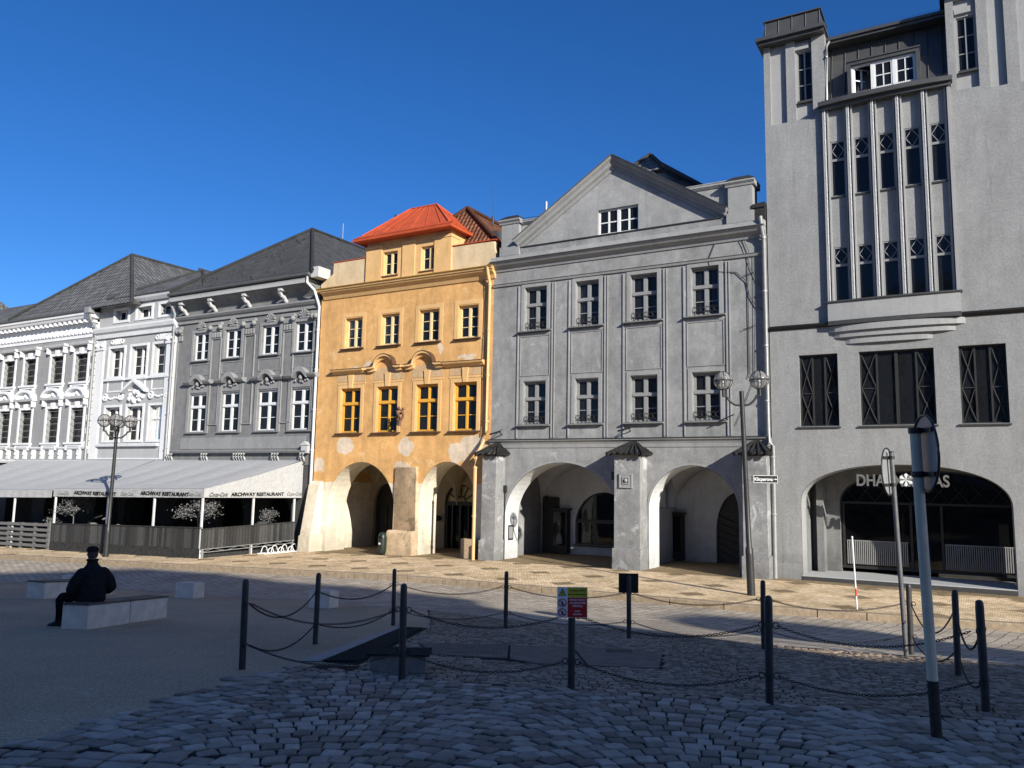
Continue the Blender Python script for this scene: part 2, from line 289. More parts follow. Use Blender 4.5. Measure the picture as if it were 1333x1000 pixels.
# ------------------------------------------------------------------ mesh builder
def link(o, parent=None):
    COL.objects.link(o)
    if parent is not None: o.parent = parent
    return o
class MB:
    def __init__(s): s.v = []; s.f = []; s.sm = []; s.uv = {}
    def add(s, verts, faces, smooth=False, uvs=None):
        b = len(s.v); s.v += [tuple(v) for v in verts]
        for i, f in enumerate(faces):
            if uvs: s.uv[len(s.f)] = uvs[i]
            s.f.append([b + k for k in f]); s.sm.append(smooth)
        return s
    def box(s, x0, x1, y0, y1, z0, z1):
        v = [(x, y, z) for z in (z0, z1) for y in (y0, y1) for x in (x0, x1)]
        return s.add(v, [(0, 2, 3, 1), (4, 5, 7, 6), (0, 1, 5, 4), (2, 6, 7, 3), (0, 4, 6, 2), (1, 3, 7, 5)])
    def ring(s, x0, x1, z0, z1, w, y0, y1, wb=None, wt=None):      # rectangular frame
        wb = w if wb is None else wb; wt = w if wt is None else wt
        s.box(x0, x0 + w, y0, y1, z0, z1); s.box(x1 - w, x1, y0, y1, z0, z1)
        if wb: s.box(x0 + w, x1 - w, y0, y1, z0, z0 + wb)
        if wt: s.box(x0 + w, x1 - w, y0, y1, z1 - wt, z1)
        return s
    def prism(s, pts, y0, y1):                                      # outline in (x, z), extruded in y
        n = len(pts); v = [(p[0], y0, p[1]) for p in pts] + [(p[0], y1, p[1]) for p in pts]
        f = [tuple(range(n)), tuple(reversed(range(n, 2 * n)))] + [(i, i + n, (i + 1) % n + n, (i + 1) % n) for i in range(n)]
        return s.add(v, f)
    def profile(s, pts, x0, x1, miter0=0, miter1=0):                # outline in (y, z), swept along x
        n = len(pts); v = [(x0 + miter0 * p[0], p[0], p[1]) for p in pts] + [(x1 - miter1 * p[0], p[0], p[1]) for p in pts]
        f = [tuple(range(n)), tuple(reversed(range(n, 2 * n)))] + [(i, (i + 1) % n, (i + 1) % n + n, i + n) for i in range(n)]
        return s.add(v, f)
    def tube(s, pts, r, n=8, cap=True, taper=None):
        pts = [Vector(p) for p in pts]; rings = []
        for i, p in enumerate(pts):
            d = (pts[min(i + 1, len(pts) - 1)] - pts[max(i - 1, 0)]).normalized()
            a = d.cross(Vector((0, 0, 1)))
            if a.length < .05: a = d.cross(Vector((0, 1, 0)))
            a.normalize(); b = d.cross(a); rr = r if taper is None else taper[i]
            rings.append([p + (a * math.cos(2 * math.pi * k / n) + b * math.sin(2 * math.pi * k / n)) * rr for k in range(n)])
        v = [q for rg in rings for q in rg]; m = len(pts)
        s.add(v, [(i * n + k, i * n + (k + 1) % n, (i + 1) * n + (k + 1) % n, (i + 1) * n + k) for i in range(m - 1) for k in range(n)], True)
        if cap: s.add(rings[0], [tuple(range(n))]); s.add(rings[-1], [tuple(range(n))])
        return s
    def lathe(s, prof, c=(0, 0, 0), n=16, smooth=True):             # (r, z) pairs about vertical axis
        v = [(c[0] + r * math.cos(2 * math.pi * k / n), c[1] + r * math.sin(2 * math.pi * k / n), c[2] + z) for r, z in prof for k in range(n)]
        m = len(prof)
        s.add(v, [(i * n + k, i * n + (k + 1) % n, (i + 1) * n + (k + 1) % n, (i + 1) * n + k) for i in range(m - 1) for k in range(n)], smooth)
        s.add(v[:n], [tuple(range(n))]); s.add(v[-n:], [tuple(range(n))]); return s
    def sphere(s, c, r, n=14, m=9, sc=(1, 1, 1)):
        return s.lathe([(max(.001, r * sc[0] * math.sin(math.pi * i / m)), -r * sc[2] * math.cos(math.pi * i / m)) for i in range(m + 1)], c, n)
    def torus(s, c, Rr, r, ax='z', n=20, m=6, frm=0, to=2 * math.pi):
        v = []; full = abs(to - frm - 2 * math.pi) < 1e-6; k = n if full else n + 1
        for i in range(k):
            a = frm + (to - frm) * i / n
            for j in range(m):
                b = 2 * math.pi * j / m; rr = Rr + r * math.cos(b); h = r * math.sin(b)
                q = (rr * math.cos(a), rr * math.sin(a), h)
                if ax == 'y': q = (q[0], q[2], q[1])
                if ax == 'x': q = (q[2], q[0], q[1])
                v.append((c[0] + q[0], c[1] + q[1], c[2] + q[2]))
        f = [(i * m + j, i * m + (j + 1) % m, ((i + 1) % k) * m + (j + 1) % m, ((i + 1) % k) * m + j) for i in range(n) for j in range(m)]
        return s.add(v, f, True)
    def walls(s, outer, holes, y0, y1):
        loops = [outer] + holes
        flat = [Vector((p[0], p[1], 0)) for lp in loops for p in lp]
        tris = tessellate_polygon([[Vector((p[0], p[1], 0)) for p in lp] for lp in loops])
        for y in (y0, y1): s.add([(p.x, y, p.y) for p in flat], [tuple(t) for t in tris])
        for lp in loops:
            n = len(lp); s.add([(p[0], y0, p[1]) for p in lp] + [(p[0], y1, p[1]) for p in lp], [(i, (i + 1) % n, (i + 1) % n + n, i + n) for i in range(n)])
        return s
    def slope(s, poly, th=.1):                                      # roof plane with metric uv (u level, v up the slope)
        P = [Vector(p) for p in poly]; nrm = (P[1] - P[0]).cross(P[2] - P[0]).normalized()
        if nrm.z < 0: nrm = -nrm
        uu = Vector((0, 0, 1)).cross(nrm); uu = uu.normalized() if uu.length > .01 else Vector((1, 0, 0)); vv = nrm.cross(uu)
        uv = [(p.dot(uu), p.dot(vv)) for p in P]; n = len(P)
        s.add(P, [tuple(range(n))], uvs=[uv])
        Q = [p - nrm * th for p in P]
        s.add(P + Q, [tuple(range(n, 2 * n))] + [(i, (i + 1) % n, (i + 1) % n + n, i + n) for i in range(n)])
        return s
    def build(s, name, mat, parent=None, org=None, recalc=True):
        me = bpy.data.meshes.new(name)
        o = Vector(org if org is not None else (parent.get('_o', (0, 0, 0)) if parent is not None and '_o' in parent.keys() else (0, 0, 0)))
        me.from_pydata([(v[0] - o.x, v[1] - o.y, v[2] - o.z) for v in s.v], [], s.f)
        me.polygons.foreach_set('use_smooth', s.sm)
        if s.uv:
            lay = me.uv_layers.new(name='UVMap')
            for fi, uv in s.uv.items():
                p = me.polygons[fi]
                for k, li in enumerate(p.loop_indices): lay.data[li].uv = uv[k]
        if recalc and not s.uv:
            bm = bmesh.new(); bm.from_mesh(me); bmesh.ops.recalc_face_normals(bm, faces=bm.faces); bm.to_mesh(me); bm.free()
        me.materials.append(MAT[mat] if isinstance(mat, str) else mat); me.update()
        ob = link(bpy.data.objects.new(name, me), parent)
        if parent is not None and '_o' in parent.keys() and org is None: ob['_o'] = tuple(o)
        return ob

def props(o, label=None, cat=None, group=None, kind=None):
    for k, v in (('label', label), ('category', cat), ('group', group), ('kind', kind)):
        if v: o[k] = v
    return o
def thing(name, label, cat, loc=(0, 0, 0), rz=0, group=None):
    o = bpy.data.objects.new(name, None); link(o); o.location = loc; o.rotation_euler = (0, 0, rz); o.empty_display_size = .3
    return props(o, label, cat, group)
def house(name, label, s0):
    o = thing(name, label, 'building', W(s0, 0, 0), R(-30)); o['_o'] = (s0, 0., 0.); return o
def row_thing(name, label, cat, s, y, z, group=None, rz=0):          # a thing authored in row coordinates
    o = thing(name, label, cat, W(s, y, z), R(-30) + rz, group); o['_o'] = (s, y, z); return o
def copy_tree(o, parent=None):
    c = o.copy(); COL.objects.link(c)
    if parent is not None: c.parent = parent
    for ch in list(o.children): copy_tree(ch, c)
    return c
def text_mb(mb, txt, size, x, y, z, depth=.01, align='CENTER', shear=0, bold=0, face=1, sx=1):
    cu = bpy.data.curves.new('t', 'FONT'); cu.body = txt; cu.size = size; cu.extrude = depth / 2; cu.align_x = align; cu.shear = shear; cu.offset = bold
    ob = bpy.data.objects.new('t', cu); COL.objects.link(ob); dg = bpy.context.evaluated_depsgraph_get(); dg.update()
    me = bpy.data.meshes.new_from_object(ob.evaluated_get(dg))
    mb.add([(x + face * v.co.x * sx, y - v.co.z, z + v.co.y) for v in me.vertices], [tuple(p.vertices) for p in me.polygons])
    bpy.data.objects.remove(ob); bpy.data.curves.remove(cu); bpy.data.meshes.remove(me); return mb

def arch_pts(x0, x1, zb, zs, zc, n=20, p=2.0):
    c = (x0 + x1) / 2; a = (x1 - x0) / 2; out = [(x0, zb), (x0, zs)]
    for i in range(1, n):
        th = math.pi * (1 - i / n); cx = math.cos(th); sn = math.sin(th)
        out.append((c + a * math.copysign(abs(cx) ** (2 / p), cx), zs + (zc - zs) * sn ** (2 / p)))
    return out + [(x1, zs), (x1, zb)]
def rect(x0, x1, z0, z1): return [(x0, z0), (x0, z1), (x1, z1), (x1, z0)]

_wcache = {}
def window(root, x0, x1, z0, z1, y=.2, frame='wframe', bar=.055, cols=2, rows=3, transom=None, sill='ledge', sill_out=.14, curtain=True, casew=.06, label=None, mull=.09, transom_mat=None, sill_w=.12):
    """window > pane, curtain, sill ; built at the opening's lower left corner, meshes shared between equal windows"""
    w, h = round(x1 - x0, 2), round(z1 - z0, 2)
    key = (w, h, y, frame, bar, cols, rows, transom, sill, sill_out, curtain, casew, mull, transom_mat, sill_w)
    o = Vector(root['_o'])
    if key not in _wcache:
        f = MB(); f.ring(0, w, 0, h, casew, y, y + .09)
        zt = h * transom if transom else None
        f.box(w / 2 - mull / 2, w / 2 + mull / 2, y - .015, y + .075, casew, h - casew)
        spans = [(casew, zt - .06), (zt + .06, h - casew)] if zt else [(casew, h - casew)]
        rws = [rows, 0] if zt else [rows]
        for (a, b), nr in zip(spans, rws):
            for i in range(1, nr):
                zz = a + (b - a) * i / nr; f.box(casew, w / 2 - mull / 2, y + .02, y + .05, zz - .018, zz + .018); f.box(w / 2 + mull / 2, w - casew, y + .02, y + .05, zz - .018, zz + .018)
            for (p, q) in (((casew, w / 2 - mull / 2), (w / 2 + mull / 2, w - casew)) if w > .7 else ()): f.ring(p + .002, q - .002, a + .002, b - .002, .032, y + .008, y + .055)
        pn = MB(); pn.add([(casew, y + .06, casew), (w - casew, y + .06, casew), (w - casew, y + .06, h - casew), (casew, y + .06, h - casew)], [(0, 1, 2, 3)])
        root_f = f.build('window', frame, None); parts = [(root_f.data, 'window')]; COL.objects.unlink(root_f)
        subs = []
        def sub(mb, nm, mt): ob = mb.build(nm, mt, None); COL.objects.unlink(ob); subs.append((nm, ob.data))
        sub(pn, 'pane', 'glass')
        if zt: sub(MB().box(casew * .4, w - casew * .4, y - .05, y + .06, zt - .06, zt + .06), 'transom', transom_mat or frame)
        if curtain:
            bl = MB().box(.07, w - .07, y + .14, y + .15, h * .45, h - .05); sub(bl, 'blind', 'curtain')
            for vers in (0, 1):
                c = MB()
                for (p, q) in ((.06, w * (.34 if vers else .46)), (w * (.66 if vers else .54), w - .06)):
                    n = 10; vv = []
                    for i in range(n + 1):
                        xx = p + (q - p) * i / n; yy = y + .2 + .025 * math.sin(i * 2.4)
                        vv += [(xx, yy, .05), (xx, yy, h - .05)]
                    c.add(vv, [(2 * i, 2 * i + 2, 2 * i + 3, 2 * i + 1) for i in range(n)], True)
                sub(c, 'curtain', 'curtain')
        if sill: sub(MB().profile([(y, .0), (y, .028), (-sill_out, -.045), (-sill_out, -.085), (0, -.085), (0.001, 0)], -sill_w, w + sill_w), 'sill', sill)
        _wcache[key] = (root_f.data, subs)
    fd, subs = _wcache[key]
    wo = bpy.data.objects.new('window', fd); link(wo, root); wo.location = (x0 - o.x, 0, z0 - o.z)
    if label: wo['label'] = label
    pick = random.choice((0, 1)); seen = 0; blind = random.random() < .18
    for nm, md in subs:
        if nm == 'curtain':
            seen += 1
            if blind or seen - 1 != pick or random.random() < .2: continue
        if nm == 'blind' and not blind: continue
        link(bpy.data.objects.new(nm, md), wo)
    return wo
def vault(root, x0, x1, y0, y1, zs, zc, mat):
    mb = MB(); nx, ny = 28, 16; V = []; F = []
    for j in range(ny + 1):
        for i in range(nx + 1):
            x = x0 + (x1 - x0) * i / nx; y = y0 + (y1 - y0) * j / ny
            a = max(0, 1 - ((x - (x0 + x1) / 2) / ((x1 - x0) / 2)) ** 2) ** .5; b = max(0, 1 - ((y - (y0 + y1) / 2) / ((y1 - y0) / 2)) ** 2) ** .5
            V.append((x, y, zs + (zc - zs) * max(a, b)))
    F = [(j * (nx + 1) + i, j * (nx + 1) + i + 1, (j + 1) * (nx + 1) + i + 1, (j + 1) * (nx + 1) + i) for j in range(ny) for i in range(nx)]
    mb.add(V, F, True); return mb.build('arcade_vault', mat, root, recalc=False)
def downpipe(root, pts, r=.06, mat='pipe'):
    mb = MB(); mb.tube(pts, r, 8)
    z = max(p[2] for p in pts) - .8; zb = min(p[2] for p in pts)
    while z > zb + .5:                                                # brackets
        for a, b in zip(pts, pts[1:]):
            if min(a[2], b[2]) <= z <= max(a[2], b[2]) and abs(a[2] - b[2]) > .5:
                k = (z - a[2]) / (b[2] - a[2]); x = a[0] + (b[0] - a[0]) * k; y = a[1] + (b[1] - a[1]) * k
                mb.tube([(x, y, z - .03), (x, y, z + .03)], r * 1.35, 8)
        z -= 2.1
    return mb.build('downpipe', mat, root)
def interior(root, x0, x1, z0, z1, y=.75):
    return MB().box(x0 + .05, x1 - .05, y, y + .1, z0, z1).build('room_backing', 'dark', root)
DEPTH = 11.0
def shell(root, x0, x1, z1, mat, y0=.5, z0=-1.4):                     # side and rear walls
    mb = MB(); mb.box(x0 + .02, x0 + .3, y0, DEPTH, z0, z1); mb.box(x1 - .3, x1 - .02, y0, DEPTH, z0, z1); mb.box(x0 + .3, x1 - .3, DEPTH - .3, DEPTH, z0, z1)
    return mb.build('outer_wall', mat, root)

# ================================================================== THE ROW OF HOUSES
# ---- helpers for ornament
def cornice(root, prof, x0, x1, mat, name='cornice'): return MB().profile(prof, x0, x1).build(name, mat, root)
def hat(mb, x0, x1, z0, z1, out):                                     # little tiled hip roof over a pier
    a = (x0 - .2, -out - .22); b = (x1 + .2, -out - .22); c = ((x0 + x1) / 2, 0)
    for (p, q) in (((a[0], .0), a), (a, b), (b, (b[0], .0))):
        mb.slope([(p[0], p[1], z0), (q[0], q[1], z0), (c[0], .02, z1)], .05)
        n = max(3, int(math.hypot(p[0] - q[0], p[1] - q[1]) / .24))
        for i in range(n + 1):
            k = i / n; jit = ((i * 37) % 5 - 2) * .012
            e = (p[0] + (q[0] - p[0]) * k, p[1] + (q[1] - p[1]) * k, z0 - .01 + jit * .5)
            for t0, t1, r0, r1 in ((-.05, .45, .068, .05), (.38, .86, .055, .032)):
                A_ = [e[0] + (c[0] - e[0]) * t0, e[1] + (.02 - e[1]) * t0, z0 + (z1 - z0) * t0 + .015 + jit]; B_ = [e[0] + (c[0] - e[0]) * t1, e[1] + (.02 - e[1]) * t1, z0 + (z1 - z0) * t1 + .015]
                mb.tube([A_, B_], .07, 8, True, [r0, r1])
# =============== house 1: white ornate house on the left
h1 = house('white_townhouse', 'white ornate town house with arched window hoods, quoins and a leaf frieze', -42.2)
X0, X1 = -62.0, -42.2
cols1 = [-61.4, -58.8, -56.05, -53.0, -50.4, -47.2, -44.5]
holes = [rect(x, x + 1.4, 5.35, 7.6) for x in cols1] + [rect(x, x + 1.4, 9.3, 11.15) for x in cols1]
holes += [arch_pts(x, x + 3.2, -1.0, 1.2, 2.6) for x in (-60.8, -56, -51.2, -46.6)]
MB().walls(rect(X0, X1, 4.0, 12.3), [q for q in holes if q[0][1] > 2], 0, .6).build('wall', 'w1', h1); MB().walls(rect(X0, X1, -1.4, 3.99), [q for q in holes if q[0][1] < 2], 0, .6).build('ground_floor_wall', 'lowdark', h1)  # the ground floor's dark colour stands in for shade under the awning
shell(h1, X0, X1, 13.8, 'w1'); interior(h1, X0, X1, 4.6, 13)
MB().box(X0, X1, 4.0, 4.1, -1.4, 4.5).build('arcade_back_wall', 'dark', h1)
for x in cols1:
    for (za, zb) in ((5.35, 7.6), (9.3, 11.15)):
        window(h1, x, x + 1.4, za, zb, .26, 'dframe', rows=1, transom=.66, cols=2, sill=None, curtain=True, mull=.08)
for x in cols1:                                                       # architraves, hoods, brackets
    w = 1.4
    for (za, zb, seg) in ((5.35, 7.6, True), (9.3, 11.15, False)):
        t = MB()
        t.ring(x - .17, x + w + .17, za - .0, zb + .17, .17, -.055, .02, wb=0)
        t.box(x - .28, x + w + .28, -.20, .0, za - .13, za - .003); t.box(x - .22, x + w + .22, -.12, .0, za - .26, za - .133)
        for bx in (x - .12, x + w + .0): t.box(bx, bx + .13, -.17, -.0, za - .5, za - .262)
        zh = zb + .17 + .42
        for bx in (x - .33, x + w + .17): t.box(bx, bx + .16, -.24, -.0, zh - .42, zh); t.sphere((bx + .08, -.2, zh - .10), .085, 8, 6)
        t.profile([(0, zh), (-.28, zh), (-.34, zh + .08), (-.38, zh + .14), (0, zh + .17)], x - .45, x + w + .45)
        if seg:
            n = 12; cx = x + w / 2; pts = []
            for k in range(n + 1):
                a = math.pi * k / n; pts.append((cx - (w / 2 + .42) * math.cos(a), zh + .17 + .62 * math.sin(a)))
            inn = [(cx + (p[0] - cx) * .80, zh + .17 + (p[1] - zh - .17) * .72) for p in reversed(pts)]
            for k in range(n):
                t.prism([pts[k], pts[k + 1], (cx + (pts[k + 1][0] - cx) * .8, zh + .17 + (pts[k + 1][1] - zh - .17) * .72), (cx + (pts[k][0] - cx) * .8, zh + .17 + (pts[k][1] - zh - .17) * .72)], -.34, 0)
            t.prism(inn, -.08, -.001); t.sphere((cx, -.12, zh + .36), .13, 8, 6)
        t.prism([(x + w / 2 - .13, zb + .0), (x + w / 2 - .18, zb + .4), (x + w / 2 + .18, zb + .4), (x + w / 2 + .13, zb + .0)], -.14, -.0)
        t.build('window_surround', 'w1trim', h1)
t = MB()
for i in range(18):                                                   # quoins by the right edge
    z = 4.6 + i * .42; wq = .55 if i % 2 else .38
    t.box(X1 - wq, X1 - .02, -.05, .01, z + .02, z + .40)
t.build('quoins', 'w1trim', h1)
jt = MB()
for i in range(17): jt.box(X0, X1 - .56, -.006, .003, 4.9 + i * .42, 4.925 + i * .42)
jt.build('wall_joint', 'w1', h1)
b = MB(); b.profile([(.1, 4.0), (-.16, 4.0), (-.2, 4.12), (-.2, 4.2), (.1, 4.26)], X0, X1); b.profile([(.1, 4.9), (-.1, 4.9), (-.18, 5.0), (-.18, 5.05), (.1, 5.09)], X0, X1)
s = X0 + .3
while s < X1 - .4:
    b.box(s, s + .32, -.13, .01, 4.27, 4.88); b.sphere((s + .16, -.14, 4.6), .1, 8, 5); s += 1.02
b.build('balustrade_band', 'w1trim', h1)
fr = MB(); fr.box(X0, X1, -.05, .01, 12.2, 13.05)
s = X0 + .1
while s < X1 - .15:
    fr.sphere((s + .12, -.08, 12.62), .13, 7, 5, (1, 1, 1.5)); fr.sphere((s + .28, -.07, 12.5), .09, 6, 4); fr.sphere((s + .28, -.07, 12.78), .08, 6, 4); s += .42
fr.build('leaf_frieze', 'w1trim', h1)
d = MB(); s = X0 + .1
while s < X1 - .2: d.box(s, s + .2, -.5, .0, 13.12, 13.36); s += .55
d.profile([(.2, 13.05), (-.12, 13.05), (-.12, 13.12), (.2, 13.12)], X0, X1)
d.profile([(.2, 13.363), (-.55, 13.363), (-.62, 13.5), (-.7, 13.56), (-.7, 13.72), (.2, 13.74)], X0, X1)
d.build('cornice', 'w1trim', h1)
MB().tube([(X0, -.72, 13.80), (X1 + .1, -.72, 13.80)], .09, 8).build('gutter', 'sheet', h1)
rf = MB(); AP = (-44.3, 3.3, 18.7)
rf.slope([(-51.6, -.75, 13.86), (-37.9, -.75, 13.9), AP]); rf.slope([(-62.0, -.75, 13.86), (-51.6, -.75, 13.86), (-49.3, 1.0, 15.4), (-56.0, 1.6, 15.7), (-62.0, 1.6, 15.7)])
rf.slope([(-37.9, -.75, 13.9), (-37.9, 11, 13.9), (-44.3, 11, 18.75), AP]); rf.slope([AP, (-44.3, 11, 18.75), (-51.6, 11, 13.8), (-51.6, -.75, 13.82)])
rf.slope([(-62, 1.6, 15.7), (-49, 1.6, 15.7), (-49, 11, 13.9), (-62, 11, 13.9)])
roof = rf.build('roof', 'roofg', h1)
MB().tube([(-51.6, -.75, 13.95), (AP[0], AP[1], AP[2] + .05)], .10, 8).tube([(-37.9, -.75, 13.95), (AP[0], AP[1], AP[2] + .05)], .11, 8).tube([(AP[0], AP[1], AP[2] + .05), (-44.3, 11, 18.8)], .11, 8).build('ridge_tile', 'roofg', roof)
downpipe(h1, [(-42.28, -.72, 13.85), (-42.28, -.6, 13.3), (-42.28, -.17, 12.7), (-42.28, -.17, 4.2)], .085)
MB().box(-42.5, -42.05, -.9, -.5, 13.6, 13.95).build('hopper', 'pipe', h1)

# far neighbour whose roof and end pier peep in at the left edge
h0 = house('distant_house', 'grey roof with a white chimney at the far left edge, beyond the ornate house', -62.0)
MB().box(-80, -62.05, 0.4, 10, -1.4, 14).build('wall', 'w1', h0)
r0 = MB(); r0.slope([(-80, -.3, 14.), (-62.05, -.3, 14.), (-64.0, 4.2, 18.0), (-80, 4.2, 18.0)]); r0.slope([(-62.05, -.3, 14.0), (-62.05, 10, 14.0), (-64, 4.2, 18.0)]); r0.slope([(-80, 10, 14), (-62.05, 10, 14), (-64, 4.2, 18), (-80, 4.2, 18)])
ro = r0.build('roof', 'roofg', h0)
MB().box(-62.9, -62.2, .0, .7, 14.2, 16.4).box(-63.05, -62.08, -.15, .85, 16.4, 16.6).build('chimney', 'w1trim', ro)

# =============== house 2: narrow pale house
h2 = house('narrow_white_house', 'narrow pale white house with small attic windows and a triangular pediment over the middle window', -42.2)
X0, X1 = -42.2, -34.35; cols2 = [(-40.8, -39.35), (-38.62, -37.12), (-36.45, -34.98)]
holes = [rect(a, b, 9.4, 11.25) for a, b in cols2] + [rect(a, b, 5.35, 7.5) for a, b in cols2] + [rect(a, b, 13.02, 13.72) for a, b in ((-40.55, -39.25), (-38.35, -36.95), (-36.15, -34.85))] + [arch_pts(-41.2, -38.8, -1, 1.2, 2.5), arch_pts(-38.2, -35.4, -1, 1.2, 2.5)]
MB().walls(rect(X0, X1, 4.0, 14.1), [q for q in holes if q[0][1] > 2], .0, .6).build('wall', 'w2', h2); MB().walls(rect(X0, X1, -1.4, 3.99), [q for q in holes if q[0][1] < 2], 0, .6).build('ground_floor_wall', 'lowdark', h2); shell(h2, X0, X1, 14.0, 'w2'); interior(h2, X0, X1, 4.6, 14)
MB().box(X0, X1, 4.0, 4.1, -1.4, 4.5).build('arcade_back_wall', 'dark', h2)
for a, b_ in cols2:
    window(h2, a, b_, 9.4, 11.25, .24, 'wframe', rows=3, sill=None, mull=.13); window(h2, a, b_, 5.35, 7.5, .24, 'wframe', rows=2, transom=.64, sill=None, mull=.13)
for a, b_ in ((-40.55, -39.25), (-38.35, -36.95), (-36.15, -34.85)): window(h2, a, b_, 13.02, 13.72, .3, 'wframe', rows=1, sill=None, curtain=False)
t = MB()
for a, b_ in cols2:
    t = MB().ring(a - .16, b_ + .16, 9.3, 11.4, .15, -.06, .01); t.box(a - .25, b_ + .25, -.16, .01, 9.17, 9.297); t.ring(a - .05, b_ + .05, 8.45, 9.169, .1, -.035, .01); t.build('window_surround', 'w2trim', h2)
    MB().ring(a - .16, b_ + .16, 5.3, 7.65, .15, -.06, .01).build('window_surround', 'w2trim', h2)
for a, b_ in ((-40.55, -39.25), (-38.35, -36.95), (-36.15, -34.85)): MB().ring(a - .16, b_ + .16, 12.88, 13.86, .15, -.06, .01).build('window_surround', 'w2trim', h2)
for x in (X0 + .1, X1 - .85):                                          # giant pilasters
    t = MB()
    t.box(x, x + .75, -.1, .01, 4.2, 11.2); t.box(x - .06, x + .81, -.17, .0, 11.2, 11.35); t.box(x - .02, x + .77, -.13, .0, 11.35, 11.8); t.sphere((x + .1, -.18, 11.5), .13, 8, 6); t.sphere((x + .65, -.18, 11.5), .13, 8, 6); t.build('pilaster', 'w2trim', h2)
t = MB(); t.profile([(.1, 11.95), (-.12, 11.95), (-.16, 12.2), (-.3, 12.3), (-.38, 12.5), (-.38, 12.6), (.1, 12.72)], X0, X1)
t.build('cornice', 'w2trim', h2); t = MB(); t.profile([(.1, 14.05), (-.16, 14.05), (-.3, 14.2), (-.36, 14.32), (.1, 14.38)], X0, X1)
t.build('parapet_cornice', 'w2trim', h2); t = MB(); t.profile([(.1, 5.05), (-.2, 5.05), (-.24, 5.2), (.1, 5.26)], X0 + 1.0, X1 - 1.0); t.profile([(.1, 4.1), (-.06, 4.1), (-.06, 4.35), (.1, 4.35)], X0, X1)
t.build('string_course', 'w2trim', h2); t = MB()
for (xa, za, xb, zb_) in ((-39.0, 8.35, -37.87, 9.0), (-37.87, 9.0, -36.74, 8.35)):
    t.prism([(xa, za), (xa, za + .18), (xb, zb_ + .18), (xb, zb_)], -.32, 0)
t.build('pediment', 'w2trim', h2)
o = MB()
for i in range(16):
    a = i * .9; o.sphere((-37.87 + math.cos(a) * (.2 + .035 * i), -.05, 8.1 + math.sin(a) * .28), .1 + .04 * (i % 3), 7, 5)
o.build('cartouche', 'w2trim', h2)
for cx in (-40.9, -39.3, -36.4, -34.9): MB().torus((cx, -.05, 8.15), .2, .07, 'y', 12, 6).sphere((cx, -.05, 8.15), .09, 7, 5).build('rosette', 'w2trim', h2)
for cx in (-40.6, -39.8, -36.0, -35.3):
    o = MB()
    for k in range(5): o.sphere((cx + k * .14, -.03, 8.1 - .07 * math.sin(k * .8)), .07, 6, 4)
    o.build('swag', 'w2trim', h2)
for cx in (-40.08, -35.7):
    o = MB()
    for k in range(5): o.box(cx - .28 + k * .13, cx - .20 + k * .13, -.06, .01, 11.5, 11.85)
    o.torus((cx - .5, -.04, 11.66), .12, .05, 'y', 10, 5); o.torus((cx + .5, -.04, 11.66), .12, .05, 'y', 10, 5); o.build('frieze_ornament', 'w2trim', h2)
rf = MB(); AP = (-36.3, 3.0, 16.55)
rf.slope([(-40.9, -.4, 14.42), (-31.8, -.4, 14.42), AP]); rf.slope([(-31.8, -.4, 14.42), (-31.8, 10, 14.42), (-36.3, 10, 16.6), AP]); rf.slope([AP, (-36.3, 10, 16.6), (-42.2, 10, 14.4), (-40.9, -.4, 14.42)])
roof = rf.build('roof', 'roofg', h2)
MB().tube([(-40.9, -.4, 14.5), (AP[0], AP[1], AP[2] + .04)], .1).tube([AP, (-31.8, -.4, 14.5)], .1).build('ridge_tile', 'roofg', roof)
MB().prism([(-39.2, 14.6), (-39.2, 17.6), (-37.9, 16.2), (-37.9, 14.6)], 4.9, 6.1).build('dormer', 'darkmetal', roof)
downpipe(h2, [(-34.45, -.6, 14.1), (-34.5, -.55, 13.6), (-34.48, -.2, 12.9), (-34.48, -.2, 4.0)], .085)

# =============== house 3: dark grey stuccoed house
h3 = house('dark_grey_house', 'dark grey stuccoed house with shell ornaments, scroll brackets and curved window hoods', -34.35)
X0, X1 = -34.35, -23.1
c3u = [(-32.8, -31.55), (-30.15, -28.87), (-27.2, -25.9), (-24.7, -23.42)]
c3l = [(-32.85, -31.4), (-30.15, -28.7), (-27.25, -25.75), (-24.75, -23.3)]
holes = [rect(a, b, 10.0, 11.62) for a, b in c3u] + [rect(a, b, 5.82, 8.02) for a, b in c3l] + [arch_pts(a, a + 2.3, -1, 1.2, 2.5) for a in (-33.7, -30.2, -26.7)]
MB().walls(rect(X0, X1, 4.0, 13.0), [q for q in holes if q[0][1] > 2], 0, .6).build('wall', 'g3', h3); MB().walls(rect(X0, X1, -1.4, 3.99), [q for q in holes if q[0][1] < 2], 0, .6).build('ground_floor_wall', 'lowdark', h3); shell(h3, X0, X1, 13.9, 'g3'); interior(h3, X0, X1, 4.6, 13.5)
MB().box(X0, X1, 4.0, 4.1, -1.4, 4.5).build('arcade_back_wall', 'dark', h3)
for a, b_ in c3u: window(h3, a, b_, 10.0, 11.62, .10, 'wframe', rows=3, sill='g3trim', mull=.13)
for a, b_ in c3l: window(h3, a, b_, 5.82, 8.02, .10, 'wframe', rows=2, transom=.66, sill='g3trim', mull=.14, sill_w=.2)
for a, b_ in c3u:
    MB().ring(a - .2, b_ + .2, 9.95, 11.8, .17, -.06, .01, wb=0).ring(a - .2, b_ + .2, 9.1, 9.78, .04, -.03, .01).build('window_surround', 'g3trim', h3)
